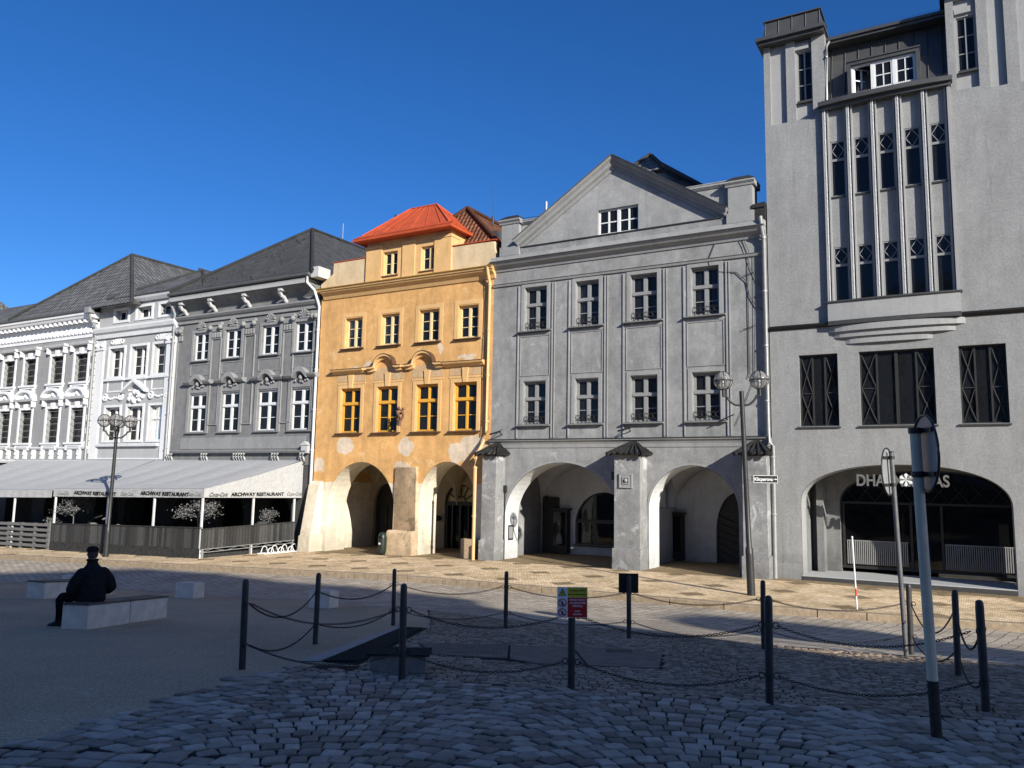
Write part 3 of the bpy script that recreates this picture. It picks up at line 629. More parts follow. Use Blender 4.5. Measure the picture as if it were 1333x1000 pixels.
for a, b_ in c3l:
    t = MB(); cx = (a + b_) / 2
    for x in (a - .24, b_ + .02): t.box(x, x + .22, -.07, .01, 5.75, 8.55)
    for x0_, x1_ in ((a - .42, a + .22), (b_ - .22, b_ + .42)): t.profile([(0, 8.55), (-.22, 8.58), (-.32, 8.68), (-.36, 8.78), (0, 8.82)], x0_, x1_)
    n = 9; L = []
    for k in range(n + 1):
        u_ = k / n; L.append((a + .22 + (b_ - a - .44) * u_, 8.68 + .34 * math.sin(math.pi * u_)))
    for k in range(n): t.prism([(L[k][0], L[k][1] - .12), (L[k][0], L[k][1] + .13), (L[k + 1][0], L[k + 1][1] + .13), (L[k + 1][0], L[k + 1][1] - .12)], -.34, 0)
    t.box(a, b_, -.04, .01, 8.1, 8.5); t.sphere((cx, -.14, 8.58), .14, 8, 6)
    for k in range(6): t.sphere((cx - .42 + k * .17, -.08, 8.42 + .06 * math.sin(k * 1.7)), .085, 7, 5)
    t.build('window_hood', 'g3trim', h3)
# pilasters with capitals
for x in (-34.25, -31.35, -28.62, -25.65, -23.28):
    ww = .35 if x > -23.5 or x < -34 else .9
    if x > -23.5: x = -23.42; ww = .3
    t = MB()
    if ww > .5: t.ring(x + .08, x + ww - .0, 6.2, 11.2, .05, -.07, .01)
    t.box(x, x + .04, -.04, .01, 5.7, 11.6)
    t.box(x - .04, x + ww + .04, -.18, .01, 11.95, 12.1); t.box(x + .1, x + ww - .1 if ww > .5 else x + ww, -.1, .01, 11.6, 11.95)
    for k in (0, 1): t.sphere((x + (ww - .04 if k else .04), -.16, 11.82), .15, 9, 6)
    for k in range(4 if ww > .5 else 2): t.box(x + .1 + k * .2, x + .2 + k * .2, -.09, .01, 11.25, 11.55)
    t.build('pilaster', 'g3trim', h3)
t = MB(); t.profile([(.1, 12.25), (-.1, 12.25), (-.1, 12.42), (-.2, 12.48), (-.3, 12.6), (-.3, 12.68), (.1, 12.75)], X0, X1)
t.build('entablature', 'g3trim', h3); t = MB(); t.profile([(.1, 4.62), (-.25, 4.62), (-.32, 4.72), (.1, 4.8)], X0 + .3, X1 - .2); t.box(X0 + .9, X1 - .5, -.03, .01, 4.85, 5.5)
t.build('string_course', 'g3trim', h3)
for cx, n in ((-34.0, 3), (-31.0, 3), (-28.2, 5), (-25.45, 3), (-23.5, 2)):
    t = MB()
    for k in range(n): t.tube([(cx - n * .09 + k * .2, -.24, 4.6), (cx - n * .09 + k * .2, -.30, 4.42), (cx - n * .09 + k * .2, -.14, 4.22), (cx - n * .09 + k * .2, -.16, 4.05)], .065, 7)
    t.build('console', 'g3light', h3)
t = MB(); t.box(X1 - .55, X1 - .1, -.26, .01, 4.6, 5.0); t.prism([(X1 - .62, 5.0), (X1 - .33, 5.2), (X1 - .05, 5.0)], -.3, 0)
t.build('corner_block', 'g3light', h3)
for a, b_ in c3u:
    sh = MB(); cx = (a + b_) / 2; sh.box(cx - .3, cx + .3, -.1, .01, 11.8, 11.88)
    for k in range(7):
        an = math.pi * (k + .5) / 7; sh.tube([(cx, -.06, 11.9), (cx - .34 * math.cos(an), -.1, 11.9 + .36 * math.sin(an))], .05, 6, True, [.02, .065])
    sh.build('shell_ornament', 'g3trim', h3)
for cx in (-33.5, -31.0, -28.2, -25.4): bk = MB(); bk.tube([(cx, -.5, 13.35), (cx, -.62, 13.2), (cx, -.5, 13.05), (cx, -.3, 13.0), (cx, -.18, 12.85), (cx, -.08, 12.78)], .11, 8); bk.box(cx - .12, cx + .12, -.66, -.0, 13.3, 13.42); bk.build('scroll_bracket', 'g3light', h3)
MB().profile([(.5, 12.9), (.0, 12.95), (-.1, 13.1), (-.35, 13.38), (-.62, 13.45), (-.68, 13.5), (.5, 13.52)], X0, X1 - .1).build('cornice', 'g3', h3)
MB().profile([(.5, 13.523), (-.72, 13.523), (-.76, 13.68), (-.8, 13.76), (.5, 13.78)], X0, X1 - .35).build('eaves_moulding', 'g3light', h3)
MB().tube([(X0, -.86, 13.92), (X1, -.86, 13.92)], .1, 8).box(X0, X1, -.78, 0, 13.785, 13.95).build('gutter', 'sheet', h3)
rf = MB(); AP = (-28.7, 4.9, 18.75)
rf.slope([(X0 - .0, -.8, 14.06), (-22.95, -.8, 14.06), AP]); rf.slope([(-22.95, -.8, 14.06), (-22.95, 11, 14.06), (-28.7, 11, 18.8), AP]); rf.slope([AP, (-28.7, 11, 18.8), (X0, 11, 14.06), (X0, -.8, 14.06)])
roof = rf.build('roof', 'roofd', h3)
MB().tube([(X0, -.8, 14.13), (AP[0], AP[1], AP[2] + .05)], .1).tube([(-22.95, -.8, 14.13), (AP[0], AP[1], AP[2] + .05)], .1).tube([(AP[0], AP[1], AP[2] + .05), (-28.7, 11, 18.85)], .1).build('ridge_tile', 'roofd', roof)
sg = MB()
for i in range(26):
    u_ = random.random(); v_ = random.random() * .8; xx = X0 + 1.5 + (11 - 3) * u_; xx = xx + (AP[0] - xx) * v_; sg = MB(); sg.box(xx, xx + .14, -.8 + 5.7 * v_ - .04, -.8 + 5.7 * v_ + .05, 14.06 + 4.69 * v_ + .0, 14.06 + 4.69 * v_ + .13); sg.build('snow_guard', 'darkmetal', roof)
MB().tube([(-27.9, 6.8, 18.6), (-27.9, 6.8, 19.6)], .02, 5).build('lightning_rod', 'pipe', roof)
MB().box(-23.1, -22.6, -.7, .2, 13.75, 14.3).build('parapet_end', 'g3light', h3)
downpipe(h3, [(-23.25, -.84, 13.95), (-23.3, -.75, 13.5), (-23.0, -.5, 13.1), (-22.98, -.12, 12.3), (-22.98, -.12, -.3)], .075, 'pipew')

# =============== house 4: the ochre house
h4 = house('yellow_house', 'ochre yellow arcaded house with red metal attic roof and yellow-framed windows', -22.95)
X0, X1 = -22.93, -12.3; TH = 1.4
g_up = [(-21.2, -20.1), (-18.85, -17.75), (-16.5, -15.35), (-14.22, -13.13)]
g_mid = [(-21.3, -20.0), (-18.95, -17.65), (-16.55, -15.27), (-14.37, -13.1)]
A1 = arch_pts(-21.95, -17.62, -1.0, 1.75, 4.16, 24); A2 = arch_pts(-16.2, -13.05, -1.0, 2.35, 4.19, 24)
MB().walls(rect(X0, X1, -1.4, 4.9), [A1, A2], 0, TH).build('arcade_wall', 'gold', h4)
holes = [rect(a, b, 9.95, 11.5) for a, b in g_up] + [rect(a, b, 5.62, 7.85) for a, b in g_mid]
MB().walls(rect(X0, X1, 4.9, 12.7), holes, 0, .5).build('wall', 'gold', h4); shell(h4, X0, X1, 13.1, 'gold', 1.0); interior(h4, X0, X1, 4.95, 12.9)
for A in (A1, A2):                                                     # whitewashed lining of the arch reveals
    n = len(A); cx = (A[0][0] + A[-1][0]) / 2
    sh = [(p[0] + (.012 if p[0] < cx else -.012), p[1] - (.012 if p[1] > 1.7 else 0)) for p in A]
    mb = MB(); mb.add([(p[0], .004, p[1]) for p in sh] + [(p[0], TH + .02, p[1]) for p in sh], [(i, i + 1, i + 1 + n, i + n) for i in range(n - 1)]); mb.build('arch_reveal', 'goldlow', h4)
bw = MB(); AB1 = arch_pts(-23.1 + .5, -20.9, -1.0, 1.9, 3.15); AB2 = arch_pts(-17.65, -15.95, -1.0, 2.2, 3.25)
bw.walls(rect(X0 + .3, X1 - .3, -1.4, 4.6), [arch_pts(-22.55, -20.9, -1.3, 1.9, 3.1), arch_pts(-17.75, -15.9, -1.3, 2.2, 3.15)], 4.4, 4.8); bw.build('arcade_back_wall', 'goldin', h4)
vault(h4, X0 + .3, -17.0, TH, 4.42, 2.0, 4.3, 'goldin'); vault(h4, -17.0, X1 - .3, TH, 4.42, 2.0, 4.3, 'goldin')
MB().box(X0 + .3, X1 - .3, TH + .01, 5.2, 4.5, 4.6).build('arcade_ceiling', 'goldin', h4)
dr = MB(); dr.prism(arch_pts(-22.55, -20.9, -.9, 1.9, 3.1), 4.62, 4.7); d1 = dr.build('door', 'door', h4); MB().ring(-22.4, -21.05, -.2, 2.0, .12, 4.56, 4.63).box(-21.75, -21.68, 4.56, 4.62, -.1, 2.0).build('door_panel', 'iron', d1)
dr = MB(); dr.ring(-17.73, -15.92, -.6, 2.15, .11, 4.5, 4.62); dr.box(-17.75, -15.9, 4.5, 4.62, 2.08, 2.24); dr.box(-16.88, -16.78, 4.5, 4.6, -.4, 2.1); dr.box(-17.35, -17.28, 4.5, 4.6, -.4, 2.1); dr.box(-16.35, -16.28, 4.5, 4.6, -.4, 2.1)
cx, cz = -16.825, 2.2
for k in range(1, 6): a = math.pi * k / 6; dr.tube([(cx + .3 * math.cos(a), 4.55, cz + .3 * math.sin(a)), (cx + .9 * math.cos(a), 4.55, cz + .92 * math.sin(a))], .028, 6)
dr.torus((cx, 4.55, cz), .3, .03, 'y', 14, 6, 0, math.pi); dr.torus((cx, 4.55, cz + .0), .9, .045, 'y', 20, 6, 0, math.pi)
d2 = dr.build('door', 'iron', h4)
fp = arch_pts(-17.72, -15.93, 2.2, 2.205, 3.12); MB().prism(fp, 4.6, 4.64).build('fanlight', 'yglass', d2)
MB().prism(rect(-17.7, -15.95, -.5, 2.1), 4.66, 4.68).build('pane', 'shop', d2)
MB().sphere((-20.55, 4.25, 1.35), .16, 12, 8).build('wall_lamp', 'iron', h4); MB().sphere((-18.05, 4.25, 1.35), .16, 12, 8).build('wall_lamp', 'iron', h4)
# piers and buttresses in front of the arcade
bt = MB(); bt.prism([(-17.62, -.2), (-17.55, 3.92), (-16.35, 3.95), (-16.22, -.2)], -.12, .02); bt.profile([(-.42, -.5), (-.42, .75), (-.12, .9), (-.12, 3.9), (.02, 3.93), (.02, -.5)], -17.56, -16.3); bt.profile([(-.52, -.5), (-.50, .85), (-.40, .95), (.02, .95), (.02, -.5)], -17.66, -16.2)
bt.build('buttress', 'butt', h4)
bt = MB(); bt.profile([(-.85, -.9), (-.75, .5), (-.30, 3.0), (.02, 3.2), (.02, -.9)], -22.93, -22.25); bt.profile([(-.95, -.9), (-.88, .45), (-.7, .5), (.02, .55), (.02, -.9)], -22.9, -22.15)
bt.build('buttress', 'goldlow', h4)
MB().box(-13.5, -12.75, -.42, .01, -.4, .75).build('pier_base', 'butt', h4)
# windows
for a, b_ in g_up: window(h4, a, b_, 9.95, 11.5, .16, 'creamf', rows=3, sill='sillbrown', mull=.1, sill_w=.2, sill_out=.16)
for a, b_ in g_mid: window(h4, a, b_, 5.62, 7.85, .17, 'yframe', rows=2, transom=.66, sill='sillbrown', mull=.08, sill_w=.22, sill_out=.18)
for a, b_ in g_up: MB().ring(a - .22, b_ + .25, 9.82, 11.75, .2, -.02, .005, wb=0).build('window_surround', 'goldtrim', h4)
for a, b_ in g_mid:
    t = MB(); t.ring(a - .19, b_ + .19, 5.5, 8.05, .18, -.03, .006, wb=0); t.box(a - .28, b_ + .28, -.022, .006, 8.07, 8.16)
    t.prism([((a + b_) / 2 - .11, 7.87), ((a + b_) / 2 - .17, 8.55), ((a + b_) / 2 + .17, 8.55), ((a + b_) / 2 + .11, 7.87)], -.075, .01)
    t.build('window_surround', 'goldtrim', h4)
for i, (a, b_) in enumerate(g_mid): MB().box(a - .27, b_ + .27, -.012, .004, 8.2, 8.62 if i in (0, 3) else 8.8).build('lintel_field', 'goldpale', h4)
def hoods_done():
    global hd, lf
    q = hd.build('window_hood', 'goldtrim', h4); lf.build('hood_flashing', 'sillbrown', q); hd = MB(); lf = MB()
hd = MB(); lf = MB()
def flat_hood(a, b_): hd.profile([(0, 8.60), (-.12, 8.62), (-.18, 8.70), (-.28, 8.74), (-.32, 8.82), (0, 8.86)], a, b_); lf.profile([(0, 8.863), (-.34, 8.823), (-.34, 8.84), (0, 8.89)], a - .02, b_ + .02); hoods_done()
flat_hood(-21.85, -19.75); flat_hood(-14.92, -12.68)
def wavy_hood(a, b_):
    cx = (a + b_) / 2; r_ = .62; L = [(a, 8.72), (cx - r_ - .12, 8.72)]
    for k in range(0, 13): an = math.pi * (1 - k / 12); L.append((cx + r_ * math.cos(an), 8.76 + .56 * math.sin(an)))
    L += [(cx + r_ + .12, 8.72), (b_, 8.72)]
    for k in range(len(L) - 1):
        (xa, za), (xb, zb_) = L[k], L[k + 1]
        hd.prism([(xa, za - .1), (xa, za + .03), (xb, zb_ + .03), (xb, zb_ - .1)], -.16, 0); hd.prism([(xa, za + .033), (xa, za + .13), (xb, zb_ + .13), (xb, zb_ + .033)], -.30, 0)
        lf.prism([(xa, za + .133), (xa, za + .155), (xb, zb_ + .155), (xb, zb_ + .133)], -.33, 0)
    hoods_done()
wavy_hood(-19.5, -17.35); wavy_hood(-17.15, -14.98)
# cornice, parapet, attic storey
MB().profile([(.4, 12.6), (-.06, 12.62), (-.16, 12.8), (-.34, 12.92), (-.38, 12.98), (.4, 13.0)], X0 + .2, X1 + .1).profile([(.4, 13.003), (-.42, 13.003), (-.46, 13.09), (.4, 13.12)], X0 - .15, X1 + .12).build('cornice', 'goldtrim', h4)
MB().profile([(.3, 13.123), (-.5, 13.10), (-.52, 13.14), (.3, 13.24)], X0 - .18, X1 + .14).build('cornice_flashing', simple('yellow_flashing', (.40, .24, .05), .5, .1, 5, .05), h4)
pw = MB(); pw.walls([(X0 - .1, 13.2), (X0 - .1, 13.5), (-22.2, 14.0), (-22.2, 14.57), (-19.95, 14.57), (-19.95, 13.2)], [], .0, .3); PPL = plaster('parapet_plaster', (.60, .47, .30), .12, .12, .18); pw.build('parapet', PPL, h4); pw = MB(); pw.walls([(-14.75, 13.2), (-14.75, 14.45), (-12.32, 14.4), (-12.32, 14.1), (-12.25, 13.9), (-12.25, 13.2)], [], .0, .3)
pw.build('parapet', PPL, h4)
MB().box(-22.25, -19.96, -.04, .34, 14.573, 14.61).build('parapet_flashing', 'redmetal', h4); MB().box(-14.74, -12.2, -.05, .36, 14.46, 14.5).build('parapet_flashing', 'redmetal', h4)
AX0, AX1 = -19.93, -14.72; AD = 3.4
aw = MB(); aw.walls(rect(AX0, AX1, 13.15, 15.3), [rect(-18.85, -17.95, 13.5, 14.7), rect(-16.5, -15.55, 13.48, 14.68)], -.04, .25); aw.box(AX1 - .25, AX1 - .002, .25, AD, 13.15, 15.3); aw.box(AX0 + .002, AX0 + .25, .25, AD, 13.15, 15.3); aw.box(AX0, AX1, AD, AD + .2, 13.15, 15.3)
aw.build('attic_wall', 'goldtrim', h4)
MB().box(AX0 + .3, AX1 - .3, .6, .7, 13.2, 15.2).build('attic_backing', 'dark', h4)
window(h4, -18.85, -17.95, 13.5, 14.7, .10, 'creamf', rows=2, sill='sillbrown', curtain=False, sill_out=.1, sill_w=.08); window(h4, -16.5, -15.55, 13.48, 14.68, .10, 'creamf', rows=2, sill='sillbrown', curtain=False, sill_out=.1, sill_w=.08)
MB().box(AX0 + .0, AX0 + 1.0, -.1, -.04, 13.2, 15.1).box(AX0 - .04, AX0 + 1.04, -.13, -.04, 14.95, 15.07).build('attic_pilaster', 'goldtrim', h4)
MB().box(-17.62, -16.85, -.1, -.04, 13.2, 15.1).box(-17.66, -16.81, -.13, -.04, 14.95, 15.07).build('attic_pilaster', 'goldtrim', h4)
MB().box(AX1 - .95, AX1 + .04, -.1, -.04, 13.2, 15.1).box(AX1 + .001, AX1 + .04, -.04, .6, 13.2, 15.1).box(AX1 - 1.0, AX1 + .07, -.13, .62, 14.95, 15.07).build('attic_pilaster', 'goldtrim', h4)
rr = MB(); E0, E1, YB, ZE = AX0 - .5, AX1 + .35, AD + .4, 15.45; K0, K1 = (-18.6, 1.7, 17.45), (-16.9, 1.7, 17.45); YF = -.62
F = [(E0, YF, ZE), (E1, YF, ZE), (E1, YB, ZE), (E0, YB, ZE)]
def flare(p, k): return tuple(p[i] + (k[i] - p[i]) * .16 - (0.12 if i == 2 else 0) * 1 for i in range(3))
ff = [flare(F[0], K0), flare(F[1], K1), flare(F[2], K1), flare(F[3], K0)]
for (a, b_) in ((0, 1), (1, 2), (2, 3), (3, 0)): rr.slope([F[a], F[b_], ff[b_], ff[a]], .05)
rr.slope([ff[0], ff[1], K1, K0], .05); rr.slope([ff[1], ff[2], K1], .05); rr.slope([ff[2], ff[3], K0, K1], .05); rr.slope([ff[3], ff[0], K0], .05)
rr.box(E0 + .0, E1 - .0, YF - .02, YB, ZE - .17, ZE - .055); roof = rr.build('attic_roof', 'redmetal', h4)
sm = MB()
def seam(a, b_): sm.tube([Vector(a) + Vector((0, -.0, .02)), Vector(b_) + Vector((0, 0, .02))], .022, 5)
for k in range(6):
    u_ = (k + .5) / 6; a = [ff[0][i] + (ff[1][i] - ff[0][i]) * u_ for i in range(3)]; b_ = [K0[i] + (K1[i] - K0[i]) * u_ for i in range(3)]; seam(a, b_)
for k in range(3):
    u_ = (k + 1) / 4; a = [ff[1][i] + (ff[2][i] - ff[1][i]) * u_ for i in range(3)]; seam(a, [a[i] + (K1[i] - a[i]) * .97 for i in range(3)])
for a, b_ in ((ff[1], K1), (ff[0], K0), (ff[2], K1), (K0, K1)): sm.tube([Vector(a) + Vector((0, 0, .03)), Vector(b_) + Vector((0, 0, .03))], .04, 6)
sm.tube([(E0, YF + .35, ZE + .17), (E1 - .1, YF + .35, ZE + .17)], .035, 6)
sm.build('roof_seam', 'redmetal', roof)
# main tiled roof behind
rf = MB(); RA = (-15.6, 2.6, 17.3)
rf.slope([(-22.6, 1.2, 14.2), (-19.3, 1.2, 14.2), (-18.5, 4.5, 16.2), (-22.6, 4.5, 16.2)]); rf.slope([(-22.6, 4.5, 16.2), (-18.5, 4.5, 16.2), (-18.5, 10, 14), (-22.6, 10, 14)])
rf.slope([(-19.5, .4, 14.0), (-12.0, .4, 14.0), RA]); rf.slope([(-12.0, .4, 14.0), (-12.0, 11, 14.0), (-15.6, 11, 17.4), RA]); rf.slope([RA, (-15.6, 11, 17.4), (-19.5, 11, 14), (-19.5, .4, 14)])
roof = rf.build('tiled_roof', 'roofr', h4)
MB().tube([(-12.0, .4, 14.1), (RA[0], RA[1], 17.36)], .11).tube([(RA[0], RA[1], 17.36), (-15.6, 11, 17.46)], .11).tube([(RA[0], RA[1], 17.36), (-19.5, .4, 14.1)], .11).build('ridge_tile', 'roofr', roof)
MB().prism([(-13.9, 15.3), (-13.9, 15.75), (-13.55, 15.75), (-13.4, 15.3)], 2.2, 3.6).build('skylight', 'darkmetal', roof)
MB().tube([(-14.9, 4.0, 16.8), (-14.9, 4.0, 18.9)], .02, 5).tube([(-14.9, 4.0, 16.7), (-14.9, 4.0, 17.2)], .07, 6).build('antenna', 'iron', roof)
fl = MB()
for x, y, z, r_ in ((-21.25, 3.6, 18.1, .1), (-20.95, 3.6, 18.15, .1)): fl.tube([(x, y, 15.0), (x, y, z - .9)], r_, 8); fl.tube([(x, y, z - .9), (x, y, z - .85)], r_ * 1.5, 8)
fl.build('flue', 'pipe', roof)
fl = MB(); fl.tube([(-20.3, 2.6, 15), (-20.3, 2.6, 16.9)], .12, 8); fl.lathe([(.12, 0), (.2, .1), (.13, .2), (.16, .5), (.06, .7), (.03, .85)], (-20.3, 2.6, 16.9), 8); fl.build('chimney_cowl', 'iron', roof)
fl = MB()
for x in (-20.55, -20.05): fl.tube([(x, 2.2, 15), (x, 2.2, 16.5)], .1, 8); fl.tube([(x, 2.2, 16.5), (x, 2.2, 16.62)], .15, 8)
fl.build('chimney', 'wframe', roof)
downpipe(h4, [(-12.42, -.45, 13.1), (-12.45, -.3, 12.8), (-12.45, -.12, 12.4), (-12.45, -.12, 5.6), (-12.48, -.3, 5.1), (-12.5, -.95, 4.3), (-12.46, -1.0, 3.9), (-12.46, -1.0, -.15)], .075, 'pipey')
MB().tube([(-12.85, -.03, 12.7), (-12.8, -.02, 11.5), (-12.83, -.03, 9.0), (-12.8, -.03, 6.0), (-12.85, -.03, 5.3)], .012, 5).build('cable', 'iron', h4)
# the bracket with a bird-like bunch between the first-floor windows
hb = MB(); hb.tube([(-17.5, -.02, 6.15), (-17.15, -.45, 6.45)], .03, 6)
for k in range(16): a = k * 2.3; hb.sphere((-17.15 + .15 * math.sin(a), -.42 + .12 * math.cos(a), 6.35 + .035 * k - .15), .07, 6, 5)
hb.tube([(-17.1, -.45, 6.2), (-17.15, -.45, 5.85)], .07, 6); hb.build('wall_ornament', simple('brown_ornament', (.16, .08, .05), .8, .4, 20, .4), h4)

# =============== house 5: grey arcaded house with a pediment
h5 = house('grey_gabled_house', 'plain grey arcaded house with large triangular gable and tiled hats on its piers', -12.3)
X0, X1 = -12.3, -.02; TH = 1.17
c5 = [(-10.65, -9.55), (-8.12, -7.05), (-5.6, -4.45), (-3.0, -1.9)]
A1 = arch_pts(-11.5, -6.0, -1, 1.75, 4.17, 30); A2 = arch_pts(-4.83, -1.25, -1, 2.35, 4.08, 26)
MB().walls(rect(X0, X1, -1.4, 4.95), [A1, A2], 0, TH).build('arcade_wall', 'greyh', h5)
holes = [rect(a, b, 10.03, 11.98) for a, b in c5] + [rect(a, b, 5.83, 7.72) for a, b in c5]
MB().walls(rect(X0, X1, 4.95, 13.0), holes, 0, .5).build('wall', 'greyh', h5)
shell(h5, X0, X1, 13.0, 'greyh', 1.0); interior(h5, X0, X1, 5, 13)
for A in (A1, A2):
    n = len(A); cx = (A[0][0] + A[-1][0]) / 2
    sh = [(p[0] + (.012 if p[0] < cx else -.012), p[1] - (.012 if p[1] > 1.7 else 0)) for p in A]
    mb = MB(); mb.add([(p[0], .004, p[1]) for p in sh] + [(p[0], TH + .02, p[1]) for p in sh], [(i, i + 1, i + 1 + n, i + n) for i in range(n - 1)]); mb.build('arch_reveal', 'greylow', h5)
    mb = MB()
    for i in range(1, n - 2): 
        p, q = A[i], A[i + 1]; k = 1.035
        P = (cx + (p[0] - cx) * k, 1.7 + (p[1] - 1.7) * k); Q = (cx + (q[0] - cx) * k, 1.7 + (q[1] - 1.7) * k); mb.prism([p, P, Q, q], -.02, .01)
    mb.build('arch_moulding', 'greytrim', h5)
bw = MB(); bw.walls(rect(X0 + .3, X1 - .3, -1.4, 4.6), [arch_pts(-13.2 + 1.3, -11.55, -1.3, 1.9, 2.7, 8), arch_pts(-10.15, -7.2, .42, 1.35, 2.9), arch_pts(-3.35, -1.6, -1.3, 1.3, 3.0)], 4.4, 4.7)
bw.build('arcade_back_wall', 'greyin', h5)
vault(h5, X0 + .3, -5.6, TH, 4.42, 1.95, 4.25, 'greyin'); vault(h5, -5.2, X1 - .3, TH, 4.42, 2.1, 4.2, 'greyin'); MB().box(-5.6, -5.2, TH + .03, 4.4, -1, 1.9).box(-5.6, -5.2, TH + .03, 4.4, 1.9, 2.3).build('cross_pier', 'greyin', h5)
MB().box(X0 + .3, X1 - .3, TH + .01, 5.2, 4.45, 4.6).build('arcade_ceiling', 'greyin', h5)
sw = MB().prism(arch_pts(-10.15, -7.2, .42, 1.35, 2.9), 4.6, 4.63).build('shop_window', 'shop', h5)
MB().ring(-10.1, -7.25, .42, 1.5, .07, 4.5, 4.58).box(-10.15, -7.2, 4.49, 4.58, 1.5, 1.6).box(-8.1, -8.02, 4.5, 4.58, 1.6, 2.85).box(-10.2, -7.15, 4.3, 4.6, .34, .417).build('frame', 'iron', sw)
MB().box(-9.6, -9.2, 4.75, 4.8, .8, 1.9).box(-8.5, -8.2, 4.75, 4.8, .6, 1.5).build('display', 'curtain', sw)
d = MB().prism(arch_pts(-3.35, -1.6, -.6, 1.3, 3.0), 4.58, 4.66).build('door', 'door', h5)
m = MB()
for k in range(7):
    for sg_ in (-1, 1):
        x = -2.475; m.tube([(x, 4.56, -.1 + k * .3), (x + sg_ * .8, 4.56, .2 + k * .3)], .018, 4)
m.box(-3.35, -1.6, 4.53, 4.58, 2.05, 2.15); m.build('chevron_boards', 'iron', d)
# side door and showcases in the arcade: freestanding glazed cases are things of their own (below)
d = MB(); d.prism(arch_pts(-11.95, -11.5, -.4, 1.9, 2.7, 8), 4.5, 4.6); d.build('door', 'door', h5)
MB().box(-11.85, -11.0, 4.25, 4.4, -.2, 2.6).box(-11.7, -11.1, 4.2, 4.25, .1, 1.1).box(-11.7, -11.1, 4.2, 4.25, 1.3, 2.4).build('door_leaf', 'door', h5)
# piers, plinths, tiled hats
for (xa, xb) in ((-12.22, -11.52), (-5.98, -4.9), (-.9, -.03)):
    p = MB(); p.profile([(-.86, -.6), (-.84, .75), (-.80, .80), (-.78, 4.42), (.02, 4.45), (.02, -.6)], xa, xb).profile([(-.90, -.6), (-.88, .78), (.02, .80), (.02, -.6)], xa - .05, xb + .05)
    pr = p.build('pier', 'greypier', h5)
    hm = MB(); hat(hm, xa, xb if xb < -.1 else xb - .12, 4.5, 5.08, .78); hm.build('tiled_hat', 'roofd', h5)
MB().box(-6.04, -5.1, -.8, -.70, 4.42, 4.5).build('hat_bed', 'greypier', h5)
pl = MB().ring(-5.75, -5.2, 3.15, 3.72, .05, -.86, -.79).box(-5.7, -5.25, -.84, -.80, 3.2, 3.67); pq = pl.build('plaque', 'greytrim', h5); MB().ring(-5.62, -5.33, 3.3, 3.58, .04, -.87, -.845).sphere((-5.47, -.86, 3.45), .08, 8, 6).build('emblem', 'letter', pq)
MB().box(-6.25, -6.08, -.45, -.25, 3.45, 3.8).build('camera_box', 'iron', h5)
MB().tube([(-11.47, -.06, 3.0), (-11.47, -.06, .3), (-11.45, -.1, -.1)], .03, 6).box(-11.56, -11.38, -.14, -.02, 2.85, 3.15).build('cable_conduit', 'iron', h5)
MB().box(-11.485, -11.47, .3, .75, .75, 1.4).build('poster_case', 'iron', h5); MB().box(-11.472, -11.464, .36, .69, .82, 1.33).build('notice', 'letter', h5)
# mouldings
MB().profile([(.2, 4.8), (-.03, 4.8), (-.05, 4.95), (-.1, 5.05), (-.18, 5.1), (-.18, 5.15), (.2, 5.19)], X0, X1 - .02).build('string_course', 'greytrim', h5)
MB().profile([(.2, 5.195), (-.22, 5.155), (-.22, 5.175), (.2, 5.23)], X0, X1 - .02).build('string_flashing', 'ledge', h5)
for i, (a, b_) in enumerate(c5):
    for za, zb in ((10.03, 11.98), (5.83, 7.72)):
        window(h5, a, b_, za, zb, .20, 'gframe', rows=2, transom=.60, sill='g3trim', mull=.13, sill_w=.28, sill_out=.2)
        g_ = MB(); x = a + .02
        g_.tube([(a + .02, .02, za + .12), (b_ - .02, .02, za + .12)], .012, 5); g_.tube([(a + .02, .02, za + .34), (b_ - .02, .02, za + .34)], .012, 5)
        n = 6
        for k in range(n): g_.torus((a + .1 + (b_ - a - .2) * k / (n - 1), .02, za + .23), .085, .011, 'y', 10, 4)
        g_.build('window_grille', 'iron', h5)
    t = MB(); e = .28                                                   # tall column frame with sunk panels
    t.box(a - e - .05, a - e, -.05, .005, 5.24, 12.1); t.box(b_ + e, b_ + e + .05, -.05, .005, 5.24, 12.1)
    t.box(b_ + e + .12, b_ + e + .16, -.04, .005, 5.24, 12.1)
    t.ring(a - .17, b_ + .17, 5.83, 7.90, .15, -.03, .005, wb=0); t.ring(a - .17, b_ + .17, 10.03, 12.15, .15, -.03, .005, wb=0)
    t.ring(a - .2, b_ + .2, 7.98, 9.78, .035, -.028, .004); t.box(a - e, b_ + e, -.02, .004, 9.80, 9.9)
    t.build('window_surround', 'greytrim', h5)
m = MB(); last = X0
m.profile([(.1, 12.17), (-.07, 12.17), (-.1, 12.25), (-.14, 12.28), (.1, 12.32)], X0, X1 - .02)
m.build('upper_string_course', 'greytrim', h5)
MB().profile([(.3, 12.85), (-.05, 12.87), (-.1, 13.0), (-.28, 13.1), (-.36, 13.2), (-.42, 13.25), (.3, 13.28)], X0, X1 - .02).profile([(.3, 13.283), (-.36, 13.283), (-.30, 13.5), (.3, 13.55)], X0, X1 - .02).build('cornice', 'greytrim', h5)
MB().profile([(.4, 13.283), (-.45, 13.255), (-.46, 13.28), (-.36, 13.31), (.4, 13.31)], X0, X1 - .02).build('cornice_flashing', 'sheet', h5)
